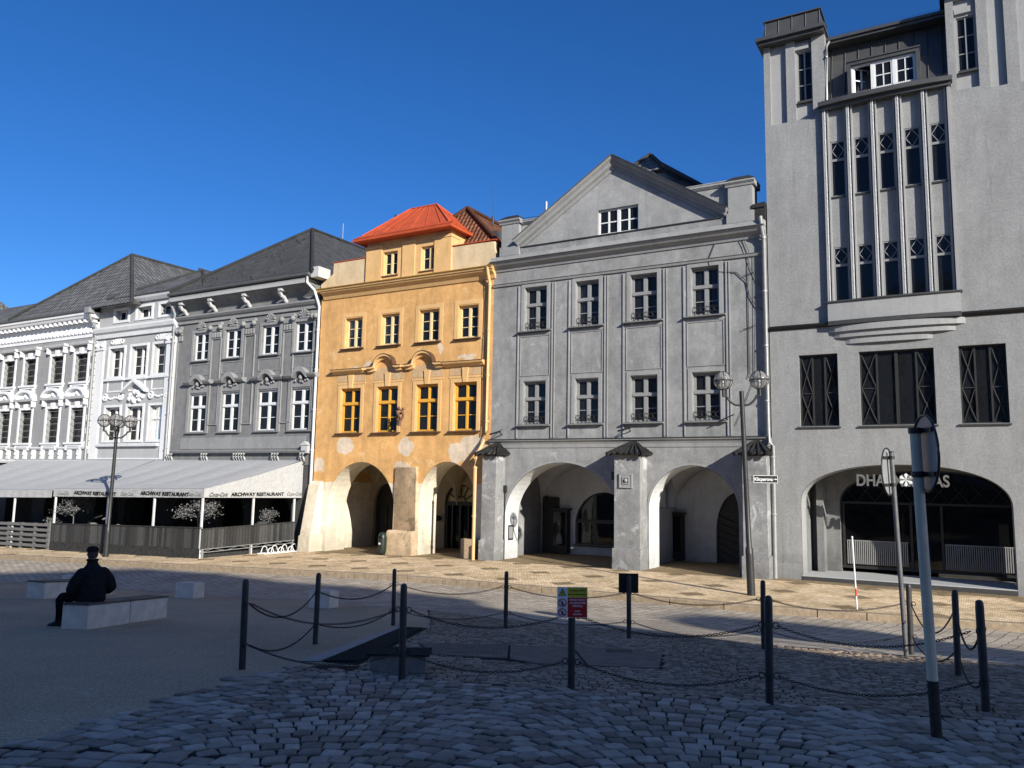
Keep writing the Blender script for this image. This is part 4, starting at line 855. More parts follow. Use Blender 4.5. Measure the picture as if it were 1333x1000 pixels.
# plinth of the pediment, pediment, end pedestals
MB().box(-11.95, -.3, -.04, .4, 13.553, 13.88).build('attic_plinth', 'greyh', h5)
MB().profile([(.4, 13.883), (-.1, 13.883), (-.12, 13.91), (.4, 13.93)], -11.95, -.3).build('plinth_flashing', 'sheet', h5)
AP = (-6.3, 17.25); PL, PR = -11.1, -1.45; PZ = 13.93
MB().walls([(PL + .15, PZ), (AP[0], AP[1] - .2), (PR - .15, PZ)], [rect(-7.1, -5.25, 13.935, 15.05)], .0, .35).build('gable_wall', plaster('pediment_plaster', G(.28), .18, .1, .06, wear=.4, wearcol=G(.36)), h5)
w_ = MB(); w_.ring(-7.1, -5.25, 13.94, 15.05, .07, .12, .2); w_.box(-6.24, -6.1, .1, .2, 13.95, 15.0)
for a, b_ in ((-7.03, -6.24), (-6.1, -5.32)):
    w_.box((a + b_) / 2 - .035, (a + b_) / 2 + .035, .12, .19, 14.0, 14.98); w_.box(a, b_, .13, .18, 14.46, 14.51)
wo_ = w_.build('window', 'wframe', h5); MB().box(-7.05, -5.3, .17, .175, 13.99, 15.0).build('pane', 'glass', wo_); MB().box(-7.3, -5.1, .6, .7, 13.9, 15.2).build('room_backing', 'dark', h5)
def rake(p, q, prof, mb):                                            # raking moulding: prof = (out, down) pairs
    d = Vector((q[0] - p[0], q[1] - p[1])).normalized(); nv = Vector((-d.y, d.x)); nv = nv if nv.y > 0 else -nv
    V = []
    for e in (p, q):
        for (o_, dn) in prof: V.append((e[0] + nv.x * dn * (1 if False else 1), -o_, e[1] + nv.y * dn))
    n = len(prof); mb.add(V, [tuple(range(n)), tuple(range(2 * n - 1, n - 1, -1))] + [(i, (i + 1) % n, (i + 1) % n + n, i + n) for i in range(n)])
prof = [(-.3, -.42), (.06, -.42), (.08, -.28), (.2, -.24), (.24, -.12), (.36, -.06), (.4, .02), (-.3, .04)]
rk = MB(); e0 = (PL, PZ + .22); e1 = (PR, PZ + .22)
rake(e0, AP, prof, rk); rake(AP, e1, prof, rk); rk.build('raking_cornice', 'g3trim', h5)
rk = MB(); pf2 = [(-.4, .045), (.44, .025), (.45, .05), (-.4, .075)]; rake(e0, AP, pf2, rk); rake(AP, e1, pf2, rk); rk.build('gable_flashing', 'sheet', h5)
for (a, b_, z0_) in ((-11.88, -10.98, 13.553), (-1.45, -.5, 13.553)):
    p = MB(); p.box(a - .06, b_ + .06, -.16, .75, 13.56, 13.98); p.box(a, b_, -.1, .7, 13.983, 15.05); p.profile([(.75, 15.053), (-.14, 15.053), (-.16, 15.12), (-.24, 15.2), (-.24, 15.27), (.84, 15.27), (.84, 15.053)], a - .1, b_ + .1)
    ps = p.build('pedestal', 'greytrim', h5); c = ((a + b_) / 2, .3, 15.75)
    cp = MB(); cp.add([(a - .12, -.26, 15.273), (b_ + .12, -.26, 15.273), (b_ + .12, .86, 15.273), (a - .12, .86, 15.273), (a + .15, .05, 15.5), (b_ - .15, .05, 15.5), (b_ - .15, .55, 15.5), (a + .15, .55, 15.5)], [(0, 1, 5, 4), (1, 2, 6, 5), (2, 3, 7, 6), (3, 0, 4, 7), (4, 5, 6, 7), (3, 2, 1, 0)]); cp.build('pedestal_cap', 'roofd', ps)
pw = MB(); pw.box(-10.95, -8.9, .15, .45, 13.93, 15.0); pw.profile([(.5, 15.003), (.12, 15.003), (.02, 15.1), (.02, 15.16), (.5, 15.16)], -10.96, -8.4); pw.box(-10.95, -8.4, .0, .5, 15.163, 15.2)
pw.build('side_parapet', 'greyh', h5)
pw = MB(); pw.box(-3.6, -1.47, .15, .45, 13.93, 15.2); pw.profile([(.5, 15.203), (.12, 15.203), (.02, 15.3), (.02, 15.38), (.5, 15.38)], -4.6, -1.47); pw.box(-4.6, -1.47, .0, .5, 15.383, 15.42)
pw.build('side_parapet', 'greyh', h5)
MB().box(-.5, -.02, -.1, .6, 13.553, 14.05).prism([(-.52, 14.053), (-.52, 14.2), (-.02, 14.25), (-.02, 14.053)], -.15, .65).build('end_block', 'roofd', h5)
rf = MB(); RA = (-6.25, 4.2, 18.95)
rf.slope([(-12.3, .5, 13.6), (-.1, .5, 13.6), (-3.1, 1.6, 15.3), (-6.25, 3.2, 18.1), (-9.4, 1.6, 15.3)]); rf.slope([(-12.3, .5, 13.6), (-9.4, 1.6, 15.3), RA, (-6.25, 11, 19.0), (-12.3, 11, 13.6)]); rf.slope([(-.1, .5, 13.6), (-.1, 11, 13.6), (-6.25, 11, 19.0), RA, (-3.1, 1.6, 15.3)])
roof = rf.build('roof', 'roofg', h5)
r2 = MB(); r2.slope([(-7.6, 3.3, 17.7), (-5.2, 3.1, 17.75), RA], .08); r2.slope([(-5.2, 3.1, 17.75), (-.4, 3.1, 14.5), (-.4, 11, 14.5), (-6.25, 11, 19.05), RA], .14)
r2.build('hip_roof', 'roofg', roof)
MB().prism([(-7.9, 14.5), (-7.9, 17.3), (-7.5, 17.62), (-5.2, 17.62), (-.9, 14.7), (-.9, 14.5)], 3.32, 3.6).build('gable_end', 'greytrim', h5)
MB().tube([(-7.8, 3.25, 17.7), (RA[0], RA[1], RA[2] + .05)], .1).tube([(RA[0], RA[1], RA[2] + .05), (-5.2, 3.1, 17.8), (-.6, 3.0, 14.6)], .1).build('ridge_tile', 'roofg', roof)
MB().tube([(-9.95, .6, 15.1), (-9.95, .6, 16.1)], .07, 8).build('flue', 'pipe', roof)
MB().tube([(-11.2, .7, 15.55), (-10.1, .7, 15.5)], .012, 4).tube([(-10.9, .7, 15.2), (-10.9, .7, 15.6)], .012, 4).tube([(-10.4, .7, 15.2), (-10.4, .7, 15.6)], .012, 4).tube([(-7.9, 3.2, 17.2), (-7.85, 3.2, 18.9)], .015, 4).build('antenna', 'iron', roof)
cb = MB()                                                             # loose cables on the right of the front
cb.tube([(-2.0, -.04, 12.9), (-2.3, -.04, 12.2), (-2.2, -.04, 11.8)], .014, 5)
cb.tube([(-1.0, -.05, 13.2), (-.7, -.06, 12.4), (-.75, -.04, 11.0), (-.75, -.04, 7.6), (-.8, -.05, 7.4)], .014, 5)
cb.tube([(-1.9, -.03, 11.7), (-1.2, -.04, 11.6), (-.8, -.05, 11.2), (-.7, -.04, 10.6), (-.45, -.06, 10.2), (-.06, -.1, 9.9)], .016, 5)
cb.tube([(-1.2, -.05, 13.3), (-.9, -.05, 12.6), (-.6, -.04, 11.6), (-.1, -.1, 10.6)], .011, 5)
cb.tube([(-1.3, -.05, 5.6), (-.95, -.05, 6.4), (-.55, -.05, 7.4), (-.5, -.05, 12.2)], .010, 5)
for z in (9.3, 11.4): cb.tube([(-.95, -.08, z), (-.5, -.08, z + .12)], .016, 5)
cb.tube([(-1.9, -.3, 5.75), (-1.3, -.3, 6.0)], .025, 5); cb.tube([(-1.6, 0, 5.85), (-1.6, -.3, 5.85)], .02, 5)
cb.build('loose_cable', 'iron', h5)
for x, y0_ in ((-5.6, 5.45), (-11.7, 5.4)): MB().tube([(x, 0, y0_), (x + .1, -.5, y0_ + .1)], .025, 5).tube([(x - .35, -.5, y0_ - .02), (x + .2, -.5, y0_ + .12)], .04, 5).tube([(x, -.02, y0_ + .25), (x + .1, -.5, y0_ + .1)], .015, 5).build('flag_holder', 'iron', h5)
downpipe(h5, [(-.15, -.4, 13.6), (-.12, -.3, 13.1), (-.1, -.14, 12.8), (-.1, -.14, 5.3), (.02, -.2, 4.95), (.08, -.2, 4.8), (.08, -.2, 0.0)], .08)

# =============== house 6: tall modernist house
h6 = house('tall_grey_house', 'tall speckled grey house with a fluted window bay, roof dormer and a wide shop arch', 0)
X0, X1 = 0.02, 17.0; TH = .9
A = arch_pts(1.0, 7.57, -1.0, 2.75, 4.14, 36, 2.25)
f1 = [(1.05, 2.4), (3.12, 5.5), (6.25, 7.62)]
fl_holes = [rect(a, b, 5.52, 8.17) for a, b in f1] + [rect(9.4, 10.8, 5.52, 8.17), rect(12.4, 15.0, 5.52, 8.17)]
fl_holes += [arch_pts(9.2, 15.5, -1.0, 2.75, 4.14, 30, 2.25)]
MB().walls(rect(X0, X1, -1.4, 9.16), [A] + fl_holes, 0, TH).build('wall', 'tall', h6)
bays = [(2.38, 2.90), (3.20, 3.73), (4.03, 4.56), (4.87, 5.40), (5.70, 6.22)]
up_h = []
for a, b in bays: up_h += [rect(a, b, 10.08, 12.12), rect(a, b, 14.05, 16.2)]
nich = [rect(.26, .86, 17.32, 20.62), rect(1.2, 1.82, 17.32, 20.62), rect(6.62, 7.3, 17.25, 20.62), rect(7.62, 8.12, 17.12, 20.9), rect(8.5, 9.1, 17.1, 20.9)]
MB().walls([(X0, 9.22), (X0, 20.7), (2.3, 20.7), (2.3, 17.65), (6.36, 17.65), (6.36, 20.95), (X1, 20.95), (X1, 9.22)], up_h + nich, 0, .5).build('upper_wall', 'tall', h6)
MB().box(.2, .9, .13, .3, 17.2, 20.7).build('niche_panel', 'tallt', h6); MB().box(7.57, 8.17, .14, .32, 17.0, 20.95).build('niche_panel', 'tallt', h6); MB().box(8.45, 9.15, .14, .32, 17.0, 20.95).build('niche_panel', 'tallt', h6)
MB().walls(rect(1.15, 1.87, 17.2, 20.7), [rect(1.25, 1.8, 18.08, 20.15)], .14, .45).box(1.2, 1.7, .04, .14, 20.2, 20.42).build('niche_panel', 'tallt', h6); MB().walls(rect(6.57, 7.35, 17.1, 20.7), [rect(6.68, 7.26, 17.95, 20.0)], .14, .45).box(6.64, 7.15, .04, .14, 20.1, 20.32).build('niche_panel', 'tallt', h6)
for a, b in ((1.25, 1.8), (6.68, 7.26)):
    z0_ = 18.08 if a < 2 else 17.95
    w_ = window(h6, a, b, z0_, 20.15 if a < 2 else 20.0, .20, 'gframe', rows=3, sill='ledge', curtain=False, mull=.05, sill_out=-.08, sill_w=.0, casew=.045)
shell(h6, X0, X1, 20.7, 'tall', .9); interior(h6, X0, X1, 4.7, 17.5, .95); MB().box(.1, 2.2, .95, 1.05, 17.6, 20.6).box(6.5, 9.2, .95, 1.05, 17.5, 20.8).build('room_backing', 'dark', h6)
# string band
MB().profile([(.3, 9.163), (-.02, 9.163), (-.06, 9.17), (-.15, 9.24), (-.15, 9.31), (.3, 9.33)], X0, X1).build('string_band', 'blk', h6)
# bay: apron, fins, windows, ledge
ap = MB(); n = 14; B0, B1 = 2.15, 6.40
def bow(x, d): return -d * (1 - ((x - (B0 + B1) / 2) / ((B1 - B0) / 2 + .12)) ** 2 * .35)
def bowbox(mb, x0, x1, d, z0, z1, n=14, y1=.01):
    xs = [x0 + (x1 - x0) * i / n for i in range(n + 1)]; V = []
    for z in (z0, z1): V += [(x, bow(x, d), z) for x in xs] + [(x, y1, z) for x in xs]
    m = n + 1; F = []
    for i in range(n):
        F += [(i, i + 1, 2 * m + i + 1, 2 * m + i), (m + i, m + i + 1, 3 * m + i + 1, 3 * m + i), (i, i + 1, m + i + 1, m + i), (2 * m + i, 2 * m + i + 1, 3 * m + i + 1, 3 * m + i)]
    F += [(0, m, 3 * m, 2 * m), (n, m + n, 3 * m + n, 2 * m + n)]
    mb.add(V, F)
bowbox(ap, B0, B1, .30, 9.325, 10.0); ap.build('bay_apron', 'tallt', h6)
le = MB(); bowbox(le, B0 - .06, B1 + .06, .37, 10.003, 10.06); le.build('bay_sill', 'ledge', h6)
le = MB(); bowbox(le, B0 - .12, B1 + .08, .50, 17.55, 17.72, y1=.3); bowbox(le, B0 - .05, B1 + .03, .34, 17.42, 17.547, y1=.2); le.build('bay_ledge', 'darkmetal', h6)
le = MB(); bowbox(le, B0 - .0, B1 + .0, .36, 9.17, 9.32, y1=-.102); le.build('bay_band', 'ledge', h6)
cbm = MB()
def lens(mb, x0, x1, d, z0, z1, n=18):
    xs = [x0 + (x1 - x0) * i / n for i in range(n + 1)]; V = []
    for z in (z0, z1): V += [(x, -d * max(0, 1 - ((x - (x0 + x1) / 2) / ((x1 - x0) / 2)) ** 2) ** .6 - .005, z) for x in xs] + [(x, .02, z) for x in xs]
    m = n + 1; F = []
    for i in range(n): F += [(i, i + 1, 2 * m + i + 1, 2 * m + i), (i, i + 1, m + i + 1, m + i), (2 * m + i, 2 * m + i + 1, 3 * m + i + 1, 3 * m + i)]
    mb.add(V, F)
lens(cbm, 2.12, 6.5, .33, 8.93, 9.15); lens(cbm, 2.3, 6.2, .22, 8.72, 8.927); lens(cbm, 2.7, 5.5, .13, 8.48, 8.717); cbm.build('bay_corbel', 'tallt', h6)
fins = [2.21, 3.04, 3.87, 4.70, 5.53, 6.34]
for i, x in enumerate(fins):
    f = MB(); y = bow(x, .23)
    f.box(x - .05, x + .05, y, .005, 10.063, 17.415)
    if i < 5: f.box(x + .10, x + .15, y * .72, .004, 10.063, 17.415)
    if 0 < i: f.box(x - .13, x - .09, y * .72, .004, 10.063, 17.415)
    fo = f.build('bay_fin', 'tallt', h6)
    if i < 5:
        c = MB(); z = 10.1; rr_ = random.Random(i); c.box(x + .03, x + .051, y - .003, y + .015, 10.08, 17.38)
        while z < 17.3:
            hgt = rr_.uniform(.05, .2)
            if rr_.random() < .8: c.box(x + .02, x + .052, y - .012, y + .02, z, z + hgt)
            z += hgt + rr_.uniform(.01, .1)
        c.build('fin_edge', 'w1trim', fo)
for a, b in bays:
    for za, zb in ((10.08, 12.12), (14.05, 16.2)):
        f = MB(); f.ring(0, b - a, 0, zb - za, .05, .0, .08); zt = (zb - za) * .66
        f.box(.05, b - a - .05, .0, .075, zt - .04, zt + .05)
        cx = (b - a) / 2; zc = (zt + .05 + zb - za - .05) / 2; hw, hh = (b - a) / 2 - .055, (zb - za - zt - .11) / 2
        P = [(cx, .02, zc - hh), (cx + hw, .02, zc), (cx, .02, zc + hh), (cx - hw, .02, zc)]
        for k in range(4): f.tube([P[k], P[(k + 1) % 4]], .014, 4)
        f.v = [(v[0] + a, v[1] + .02, v[2] + za) for v in f.v]
        wo_ = f.build('window', 'gframe', h6); MB().box(a + .03, b - .03, .07, .075, za + .03, zb - .03).build('pane', 'glass', wo_)
        MB().box(a - .03, b + .03, -.06, .06, za - .05, za - .003).build('sill', 'ledge', wo_)
# first floor windows with crossed bars
for a, b in f1 + [(9.4, 10.8), (12.4, 15.0)]:
    za, zb = 5.52, 8.17; y = .14
    f = MB(); f.ring(a, b, za, zb, .05, y, y + .08); wide = b - a > 2
    sidew = .46 if not wide else .56
    for x in (a + sidew, b - sidew): f.box(x - .03, x + .03, y, y + .08, za + .05, zb - .05)
    if wide: f.box((a + b) / 2 - .05, (a + b) / 2 + .05, y, y + .08, za + .05, zb - .05)
    for (p, q) in ((a + .05, a + sidew - .03), (b - sidew + .03, b - .05)):
        zs_ = [za + .05, (za + zb) / 2 - .1, zb - .05] if not wide else [za + .05, za + .98, za + 1.9, zb - .05] if False else [za + .05, (za + zb) / 2, zb - .05]
        for z0_, z1_ in zip(zs_, zs_[1:]):
            f.tube([(p, y + .02, z0_), (q, y + .02, z1_)], .016, 5); f.tube([(q, y + .02, z0_), (p, y + .02, z1_)], .016, 5); f.box(p, q, y + .01, y + .05, z1_ - .018, z1_ + .018)
    wo_ = f.build('window', 'dframe', h6); MB().box(a + .03, b - .03, y + .06, y + .066, za + .03, zb - .03).build('pane', 'glass', wo_)
    MB().profile([(.2, za - .003), (-.07, za - .02), (-.07, za - .07), (.003, za - .07)], a - .08, b + .05).build('sill', 'ledge', wo_)
    mb = MB(); x = a + .1
    while x < b - .08: mb.box(x, x + .03, y + .1, y + .11, za + .06, za + .22); x += .075
    mb.build('window_screen', 'letter', wo_)
    if wide: MB().box(a + .75, a + 1.35, y + .3, y + .32, za + .2, za + 1.0).build('poster', 'curtain', wo_)
# shop arch: deep lining, glazed front, slab
n = len(A); cx = 4.285
sh = [(p[0] + (.01 if p[0] < cx else -.01), p[1] - (.01 if p[1] > 2.7 else 0)) for p in A]
MB().add([(p[0], .004, p[1]) for p in sh] + [(p[0], TH + .02, p[1]) for p in sh], [(i, i + 1, i + 1 + n, i + n) for i in range(n - 1)]).build('arch_reveal', 'tallt', h6)
AI = arch_pts(2.0, 8.0, -1.0, 2.75, 3.98, 36, 2.25)
MB().walls([(.3, -1), (.3, 4.6), (8.6, 4.6), (8.6, -1)], [AI], 2.3, 2.62).build('arcade_inner_wall', 'g3', h6)
MB().box(.95, 1.0, TH, 2.3, -1, 4.5).box(.95, 8.6, TH + .03, 2.3, 4.25, 4.4).box(7.6, 7.7, TH, 2.3, -1, 4.5).box(1.25, 1.5, 1.7, 2.3, -1, 4.25).build('arcade_lining', 'g3', h6)
SF = MB(); AF = arch_pts(2.02, 7.98, .38, 2.75, 3.96, 36, 2.25)
for i in range(len(AF) - 1): SF.tube([(AF[i][0], 2.56, AF[i][1]), (AF[i + 1][0], 2.56, AF[i + 1][1])], .04, 6)
SF.box(2.02, 7.98, 2.5, 2.6, 2.72, 2.8); SF.box(2.02, 7.98, 2.5, 2.6, .30, .40)
for x in (2.1, 4.42, 5.42, 7.9): SF.box(x - .04, x + .04, 2.5, 2.6, .4, 2.72)
x = 2.6
while x < 7.6:
    SF.tube([(x, 2.54, 2.8), (x + .3, 2.54, 3.2), (x, 2.54, 3.6), (x - .3, 2.54, 3.2), (x, 2.54, 2.8)], .014, 4); x += .62
sf = SF.build('shop_front', 'iron', h6)
MB().prism([(p[0], p[1]) for p in AF], 2.6, 2.61).build('pane', 'shop', sf)
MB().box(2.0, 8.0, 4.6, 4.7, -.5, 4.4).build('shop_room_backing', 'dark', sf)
def slats(x0, x1, z0, z1, y):
    mb = MB(); x = x0
    while x < x1: mb.box(x, x + .035, y, y + .02, z0, z1); x += .068
    mb.box(x0, x1, y, y + .03, z1, z1 + .03); return mb
slats(2.2, 4.3, .46, 1.32, 2.52).build('slatted_screen', 'gframe', sf); slats(5.5, 7.85, .46, 1.32, 2.52).build('slatted_screen', 'gframe', sf)
MB().box(5.0, 5.3, 2.7, 2.72, 1.25, 1.7).box(4.55, 4.8, 2.9, 2.95, 1.5, 1.8).build('door_notice', 'wht', sf)
tx = MB(); text_mb(tx, 'DHARMA', .56, 3.78, .16, 3.40, .06, bold=.012, sx=.78); text_mb(tx, 'ATLAS', .56, 5.16, .16, 3.40, .06, bold=.012, sx=.78); tx.build('shop_lettering', simple('dull_letters', G(.13), .6, .1, 6, .05), h6)
fw = MB()
for k in range(6):
    a = k * math.pi / 3 + .5; fw.prism([(4.47, 3.62), (4.47 + .19 * math.cos(a - .32), 3.62 + .19 * math.sin(a - .32)), (4.47 + .23 * math.cos(a), 3.62 + .23 * math.sin(a)), (4.47 + .19 * math.cos(a + .32), 3.62 + .19 * math.sin(a + .32))], .13 - k * .002, .17)
fw.build('flower_emblem', 'wht', h6)
sl = MB(); sl.box(1.0, 7.57, -.02, 2.6, -.5, .16); sl.build('arcade_slab', 'slab', h6); MB().box(1.0, 7.57, -.05, -.022, -.5, .13).build('slab_edge', 'ledge', h6)
MB().box(X0, 1.0, -.025, .01, -1, .55).build('plinth', 'talllow', h6); MB().box(7.57, 9.2, -.025, .01, -1, .55).build('plinth', 'talllow', h6)
# tower caps
def cap(x0, x1, z, mb1, mb2, zt=.9):
    mb1.box(x0 - .22, x1 + .12, -.42, 1.6, z + .003, z + .14); mb1.box(x0 - .14, x1 + .06, -.3, 1.5, z - .12, z)
    a, b, c, d = x0 + .1, x1 - .1, -.1, 1.5
    mb2.add([(a - .08, c - .05, z + .143), (b + .08, c - .05, z + .143), (b + .08, d, z + .143), (a - .08, d, z + .143), (a, c + .05, z + zt), (b, c + .05, z + zt), (b, d, z + zt), (a, d, z + zt)], [(0, 1, 5, 4), (1, 2, 6, 5), (2, 3, 7, 6), (3, 0, 4, 7), (4, 5, 6, 7)])
    for k in range(5):
        x = a + (b - a) * k / 4; mb2.tube([(x, c - .06, z + .14), (x, c + .04, z + zt)], .022, 4)
    mb2.box(a - .07, b + .07, c - .02, d, z + zt + .003, z + zt + .05)
m1, m2 = MB(), MB(); cap(0.02, 2.25, 20.7, m1, m2); m1.build('tower_eaves', 'darkmetal', h6); m2.build('tower_cap', 'darkmetal', h6)
m1, m2 = MB(), MB(); cap(6.42, 17.0, 20.95, m1, m2); m1.build('tower_eaves', 'darkmetal', h6); m2.build('tower_cap', 'darkmetal', h6)
MB().box(2.0, 2.3, .5, 1.6, 17.6, 20.69).box(6.36, 6.6, .5, 1.6, 17.6, 20.94).build('tower_side', 'tall', h6)
# mansard, seams, dormer, eaves
ms = MB(); ms.slope([(2.3, .12, 17.72), (6.36, .12, 17.72), (6.36, .95, 20.35), (2.3, .95, 20.35)], .05)
for k in range(9): x = 2.45 + k * .47; ms.tube([(x, .10, 17.74), (x, .93, 20.35)], .022, 4)
mso = ms.build('mansard', 'darkmetal', h6)
MB().box(2.28, 6.4, .42, 1.8, 20.35, 20.45).box(2.26, 6.42, .34, 1.8, 20.453, 20.56).build('roof_eaves', 'darkmetal', h6)
MB().slope([(2.2, .5, 20.58), (6.42, .5, 20.58), (6.42, 6, 21.4), (2.2, 6, 21.4)]).slope([(X0, 1.6, 20.9), (X1, 1.6, 20.9), (X1, 11, 21.5), (X0, 11, 21.5)]).build('top_roof', 'darkmetal', h6)
sp = MB(); rr_ = random.Random(3); x = 2.35
while x < 6.3: sp.tube([(x, .40, 20.56), (x + rr_.uniform(-.02, .02), .36, 20.66)], .006, 3); x += .07
x = 2.2
while x < 6.4: sp.tube([(x, bow(x, .46), 17.72), (x + rr_.uniform(-.02, .02), bow(x, .48), 17.80)], .006, 3); x += .07
sp.build('bird_spikes', 'iron', h6)
dm = MB(); D0, D1, DZ0, DZ1 = 3.08, 5.5, 17.85, 19.12
dm.ring(D0, D1, DZ0, DZ1, .12, -.12, .2, wb=.05, wt=.12); dm.box(D0 - .03, D1 + .03, -.16, .9, DZ1 + .003, DZ1 + .06); dm.box(D0 + .0, D0 + .1, .2, .8, DZ0, DZ1); dm.box(D1 - .1, D1, .2, .8, DZ0, DZ1)
do = dm.build('dormer', 'darkmetal', h6)
wf = MB(); wf.ring(D0 + .12, D1 - .12, DZ0 + .05, DZ1 - .12, .06, .0, .1)
w3 = (D1 - D0 - .24) / 3
for k in (1, 2): x = D0 + .12 + w3 * k; wf.box(x - .06, x + .06, -.01, .1, DZ0 + .1, DZ1 - .18)
for k in (1, 2):
    a = D0 + .12 + w3 * k + .06; b = a + w3 - .12; wf.ring(a + .0, b, DZ0 + .11, DZ1 - .18, .05, .005, .06); wf.box((a + b) / 2 - .02, (a + b) / 2 + .02, .02, .06, DZ0 + .16, DZ1 - .23)
    for j in (1,): z = DZ0 + .16 + (DZ1 - DZ0 - .4) * .5; wf.box(a + .05, b - .05, .02, .06, z - .018, z + .018)
wo_ = wf.build('dormer_window', 'wframe', do); MB().box(D0 + .12 + w3, D1 - .2, .045, .05, DZ0 + .1, DZ1 - .2).build('pane', 'glass', wo_) if False else None
MB().box(D0 + .12 + w3, D1 - .2, .045, .05, DZ0 + .1, DZ1 - .2).build('dormer_pane', 'glass', do)
oc = MB(); L = w3 - .06; ang = R(42)
def oc_pt(u_, z): return (D0 + .18 + u_ * math.cos(ang), .02 + u_ * math.sin(ang), z)
for (u0, u1, z0_, z1_) in ((0, .05, DZ0 + .11, DZ1 - .18), (L - .05, L, DZ0 + .11, DZ1 - .18), (.05, L - .05, DZ0 + .11, DZ0 + .16), (.05, L - .05, DZ1 - .23, DZ1 - .18), (L / 2 - .02, L / 2 + .02, DZ0 + .16, DZ1 - .23), (.05, L - .05, 18.44, 18.48)):
    P = [oc_pt(u0, z0_), oc_pt(u1, z0_), oc_pt(u1, z1_), oc_pt(u0, z1_)]; oc.add(P + [(p[0] + .03, p[1] + .04, p[2]) for p in P], [(0, 1, 2, 3), (4, 5, 6, 7), (0, 1, 5, 4), (1, 2, 6, 5), (2, 3, 7, 6), (3, 0, 4, 7)])
oc.build('open_casement', 'wframe', do); MB().box(D0 + .1, D1 - .1, .75, .8, DZ0, DZ1).build('dormer_backing', 'dark', do)
downpipe(h6, [(2.42, .35, 20.4), (2.36, .1, 20.1), (2.35, -.02, 19.9), (2.35, -.02, 17.75)], .04)

# ================================================================== THE GROUND
def structure(o): o['kind'] = 'structure'; return o
def sheet(name, mat, srange, trange, zf, ns, nt, uvscale=1):
    """grid in row coordinates (s along the houses, t out from them), with metric uv"""
    me = bpy.data.meshes.new(name); V = []; UV = []
    for j in range(nt + 1):
        for i in range(ns + 1):
            s = srange[0] + (srange[1] - srange[0]) * i / ns; t0, t1 = trange(s); t = t0 + (t1 - t0) * j / nt
            p = W(s, -t); V.append((p.x, p.y, zf(s, t, p))); UV.append((s, t))
    F = [(j * (ns + 1) + i, (j + 1) * (ns + 1) + i, (j + 1) * (ns + 1) + i + 1, j * (ns + 1) + i + 1) for j in range(nt) for i in range(ns)]
    me.from_pydata(V, [], F); lay = me.uv_layers.new(name='UVMap')
    for lp in me.loops: lay.data[lp.index].uv = UV[lp.vertex_index]
    me.materials.append(MAT[mat]); me.polygons.foreach_set('use_smooth', [True] * len(F)); me.update()
    return structure(link(bpy.data.objects.new(name, me)))
sheet('pavement', 'walk', (-75, 26), lambda s: (-6.0, t_kerb(s) - .18), lambda s, t, p: z_walk(s), 202, 4)
sheet('cobbled_road', 'road', (-75, 26), lambda s: (t_kerb(s) + .02, t_edge(s) + .25), lambda s, t, p: z_ground(*W(s, -max(t, t_kerb(s) + .12)).xy) + (.004 if t > t_edge(s) else 0), 202, 24)
# kerb stones, each about 1.3 m, one continuous line
rk_ = random.Random(5); kb = MB(); s = -60.0
while s < 22:
    L = rk_.uniform(1.0, 1.6); e = s + L - .03
    pts = []
    for ss in (s, e):
        tk = t_kerb(ss); a = W(ss, -(tk - .19)); b = W(ss, -(tk + .03)); c = W(ss, -(tk + .05)); z = z_walk(ss) + rk_.uniform(0, .012)
        pts += [(a.x, a.y, z + .004), (b.x, b.y, z + .002), (c.x, c.y, z - .03), (c.x, c.y, z - .35), (a.x, a.y, z - .35)]
    kb.add(pts, [(0, 1, 6, 5), (1, 2, 7, 6), (2, 3, 8, 7), (3, 4, 9, 8), (0, 1, 2, 3, 4), (5, 6, 7, 8, 9)]); s += L
structure(kb.build('kerb', 'kerb'))
# gravel square: a plane tilting down away from the viewer
gm = bpy.data.meshes.new('gravel_square'); V = []; 
ss_ = [-75 + i * 1.5 for i in range(68)]
for s in ss_: p = W(s, -t_edge(s)); V.append((p.x, p.y, z_plane(p.y)))
for s in ss_: p = W(s, -62); V.append((p.x, p.y, z_plane(p.y)))
n = len(ss_); gm.from_pydata(V, [], [(i, n + i, n + i + 1, i + 1) for i in range(n - 1)]); gm.materials.append(MAT['gravel']); structure(link(bpy.data.objects.new('gravel_square', gm)))
bm_ = MB(); bm_.add([(-1500, -1500, -3), (1500, -1500, -3), (1500, 1500, -3), (-1500, 1500, -3)], [(0, 1, 2, 3)]); structure(bm_.build('ground', 'gravel'))
def patch(name, mat, poly, dz, kind='structure'):
    o = MB().add([(x, y, z_plane(y) + dz) for x, y in poly], [tuple(range(len(poly)))]).build(name, mat, recalc=False); o['kind'] = kind; return o
def edgeY(X):                                                       # near edge of the enclosed island of small setts
    return interp(X, [-2.6, -1.5, 0, 1.75, 2.7, 3.7, 4.9, 8, 14], [10.6, 9.95, 9.35, 9.0, 8.6, 8.15, 7.8, 6.9, 5.4])
def leftX(Y): return interp(Y, [2, 5.0, 6.2, 6.5, 7.8, 9.5, 11.0, 15.2, 17], [-12, -10, -4.4, -3.6, -3.42, -3.12, -2.62, -2.05, -1.9])
road_line = [(-2.0, 20.3), (.63, 17.35), (2.9, 15.6), (4.32, 14.1), (7.41, 12.0), (12.0, 9.45), (15, 7.8)]
def farY(X): return interp(X, [p[0] for p in road_line], [p[1] for p in road_line])
def in_island(X, Y):
    if Y > farY(X) - .12 or Y < edgeY(X): return False
    return X > (interp(Y, [10.6, 15.85, 20.3], [-1.85, -1.45, -1.95]))
isl = [(-1.9, 10.2)] + [(-1.5, 9.95), (0, 9.35), (1.75, 9.0), (2.7, 8.6), (3.7, 8.15), (4.9, 7.8), (8, 6.9), (14, 5.4)] + list(reversed(road_line)) + [(-1.45, 15.85)]
patch('island_bedding', 'joint', isl, .006)
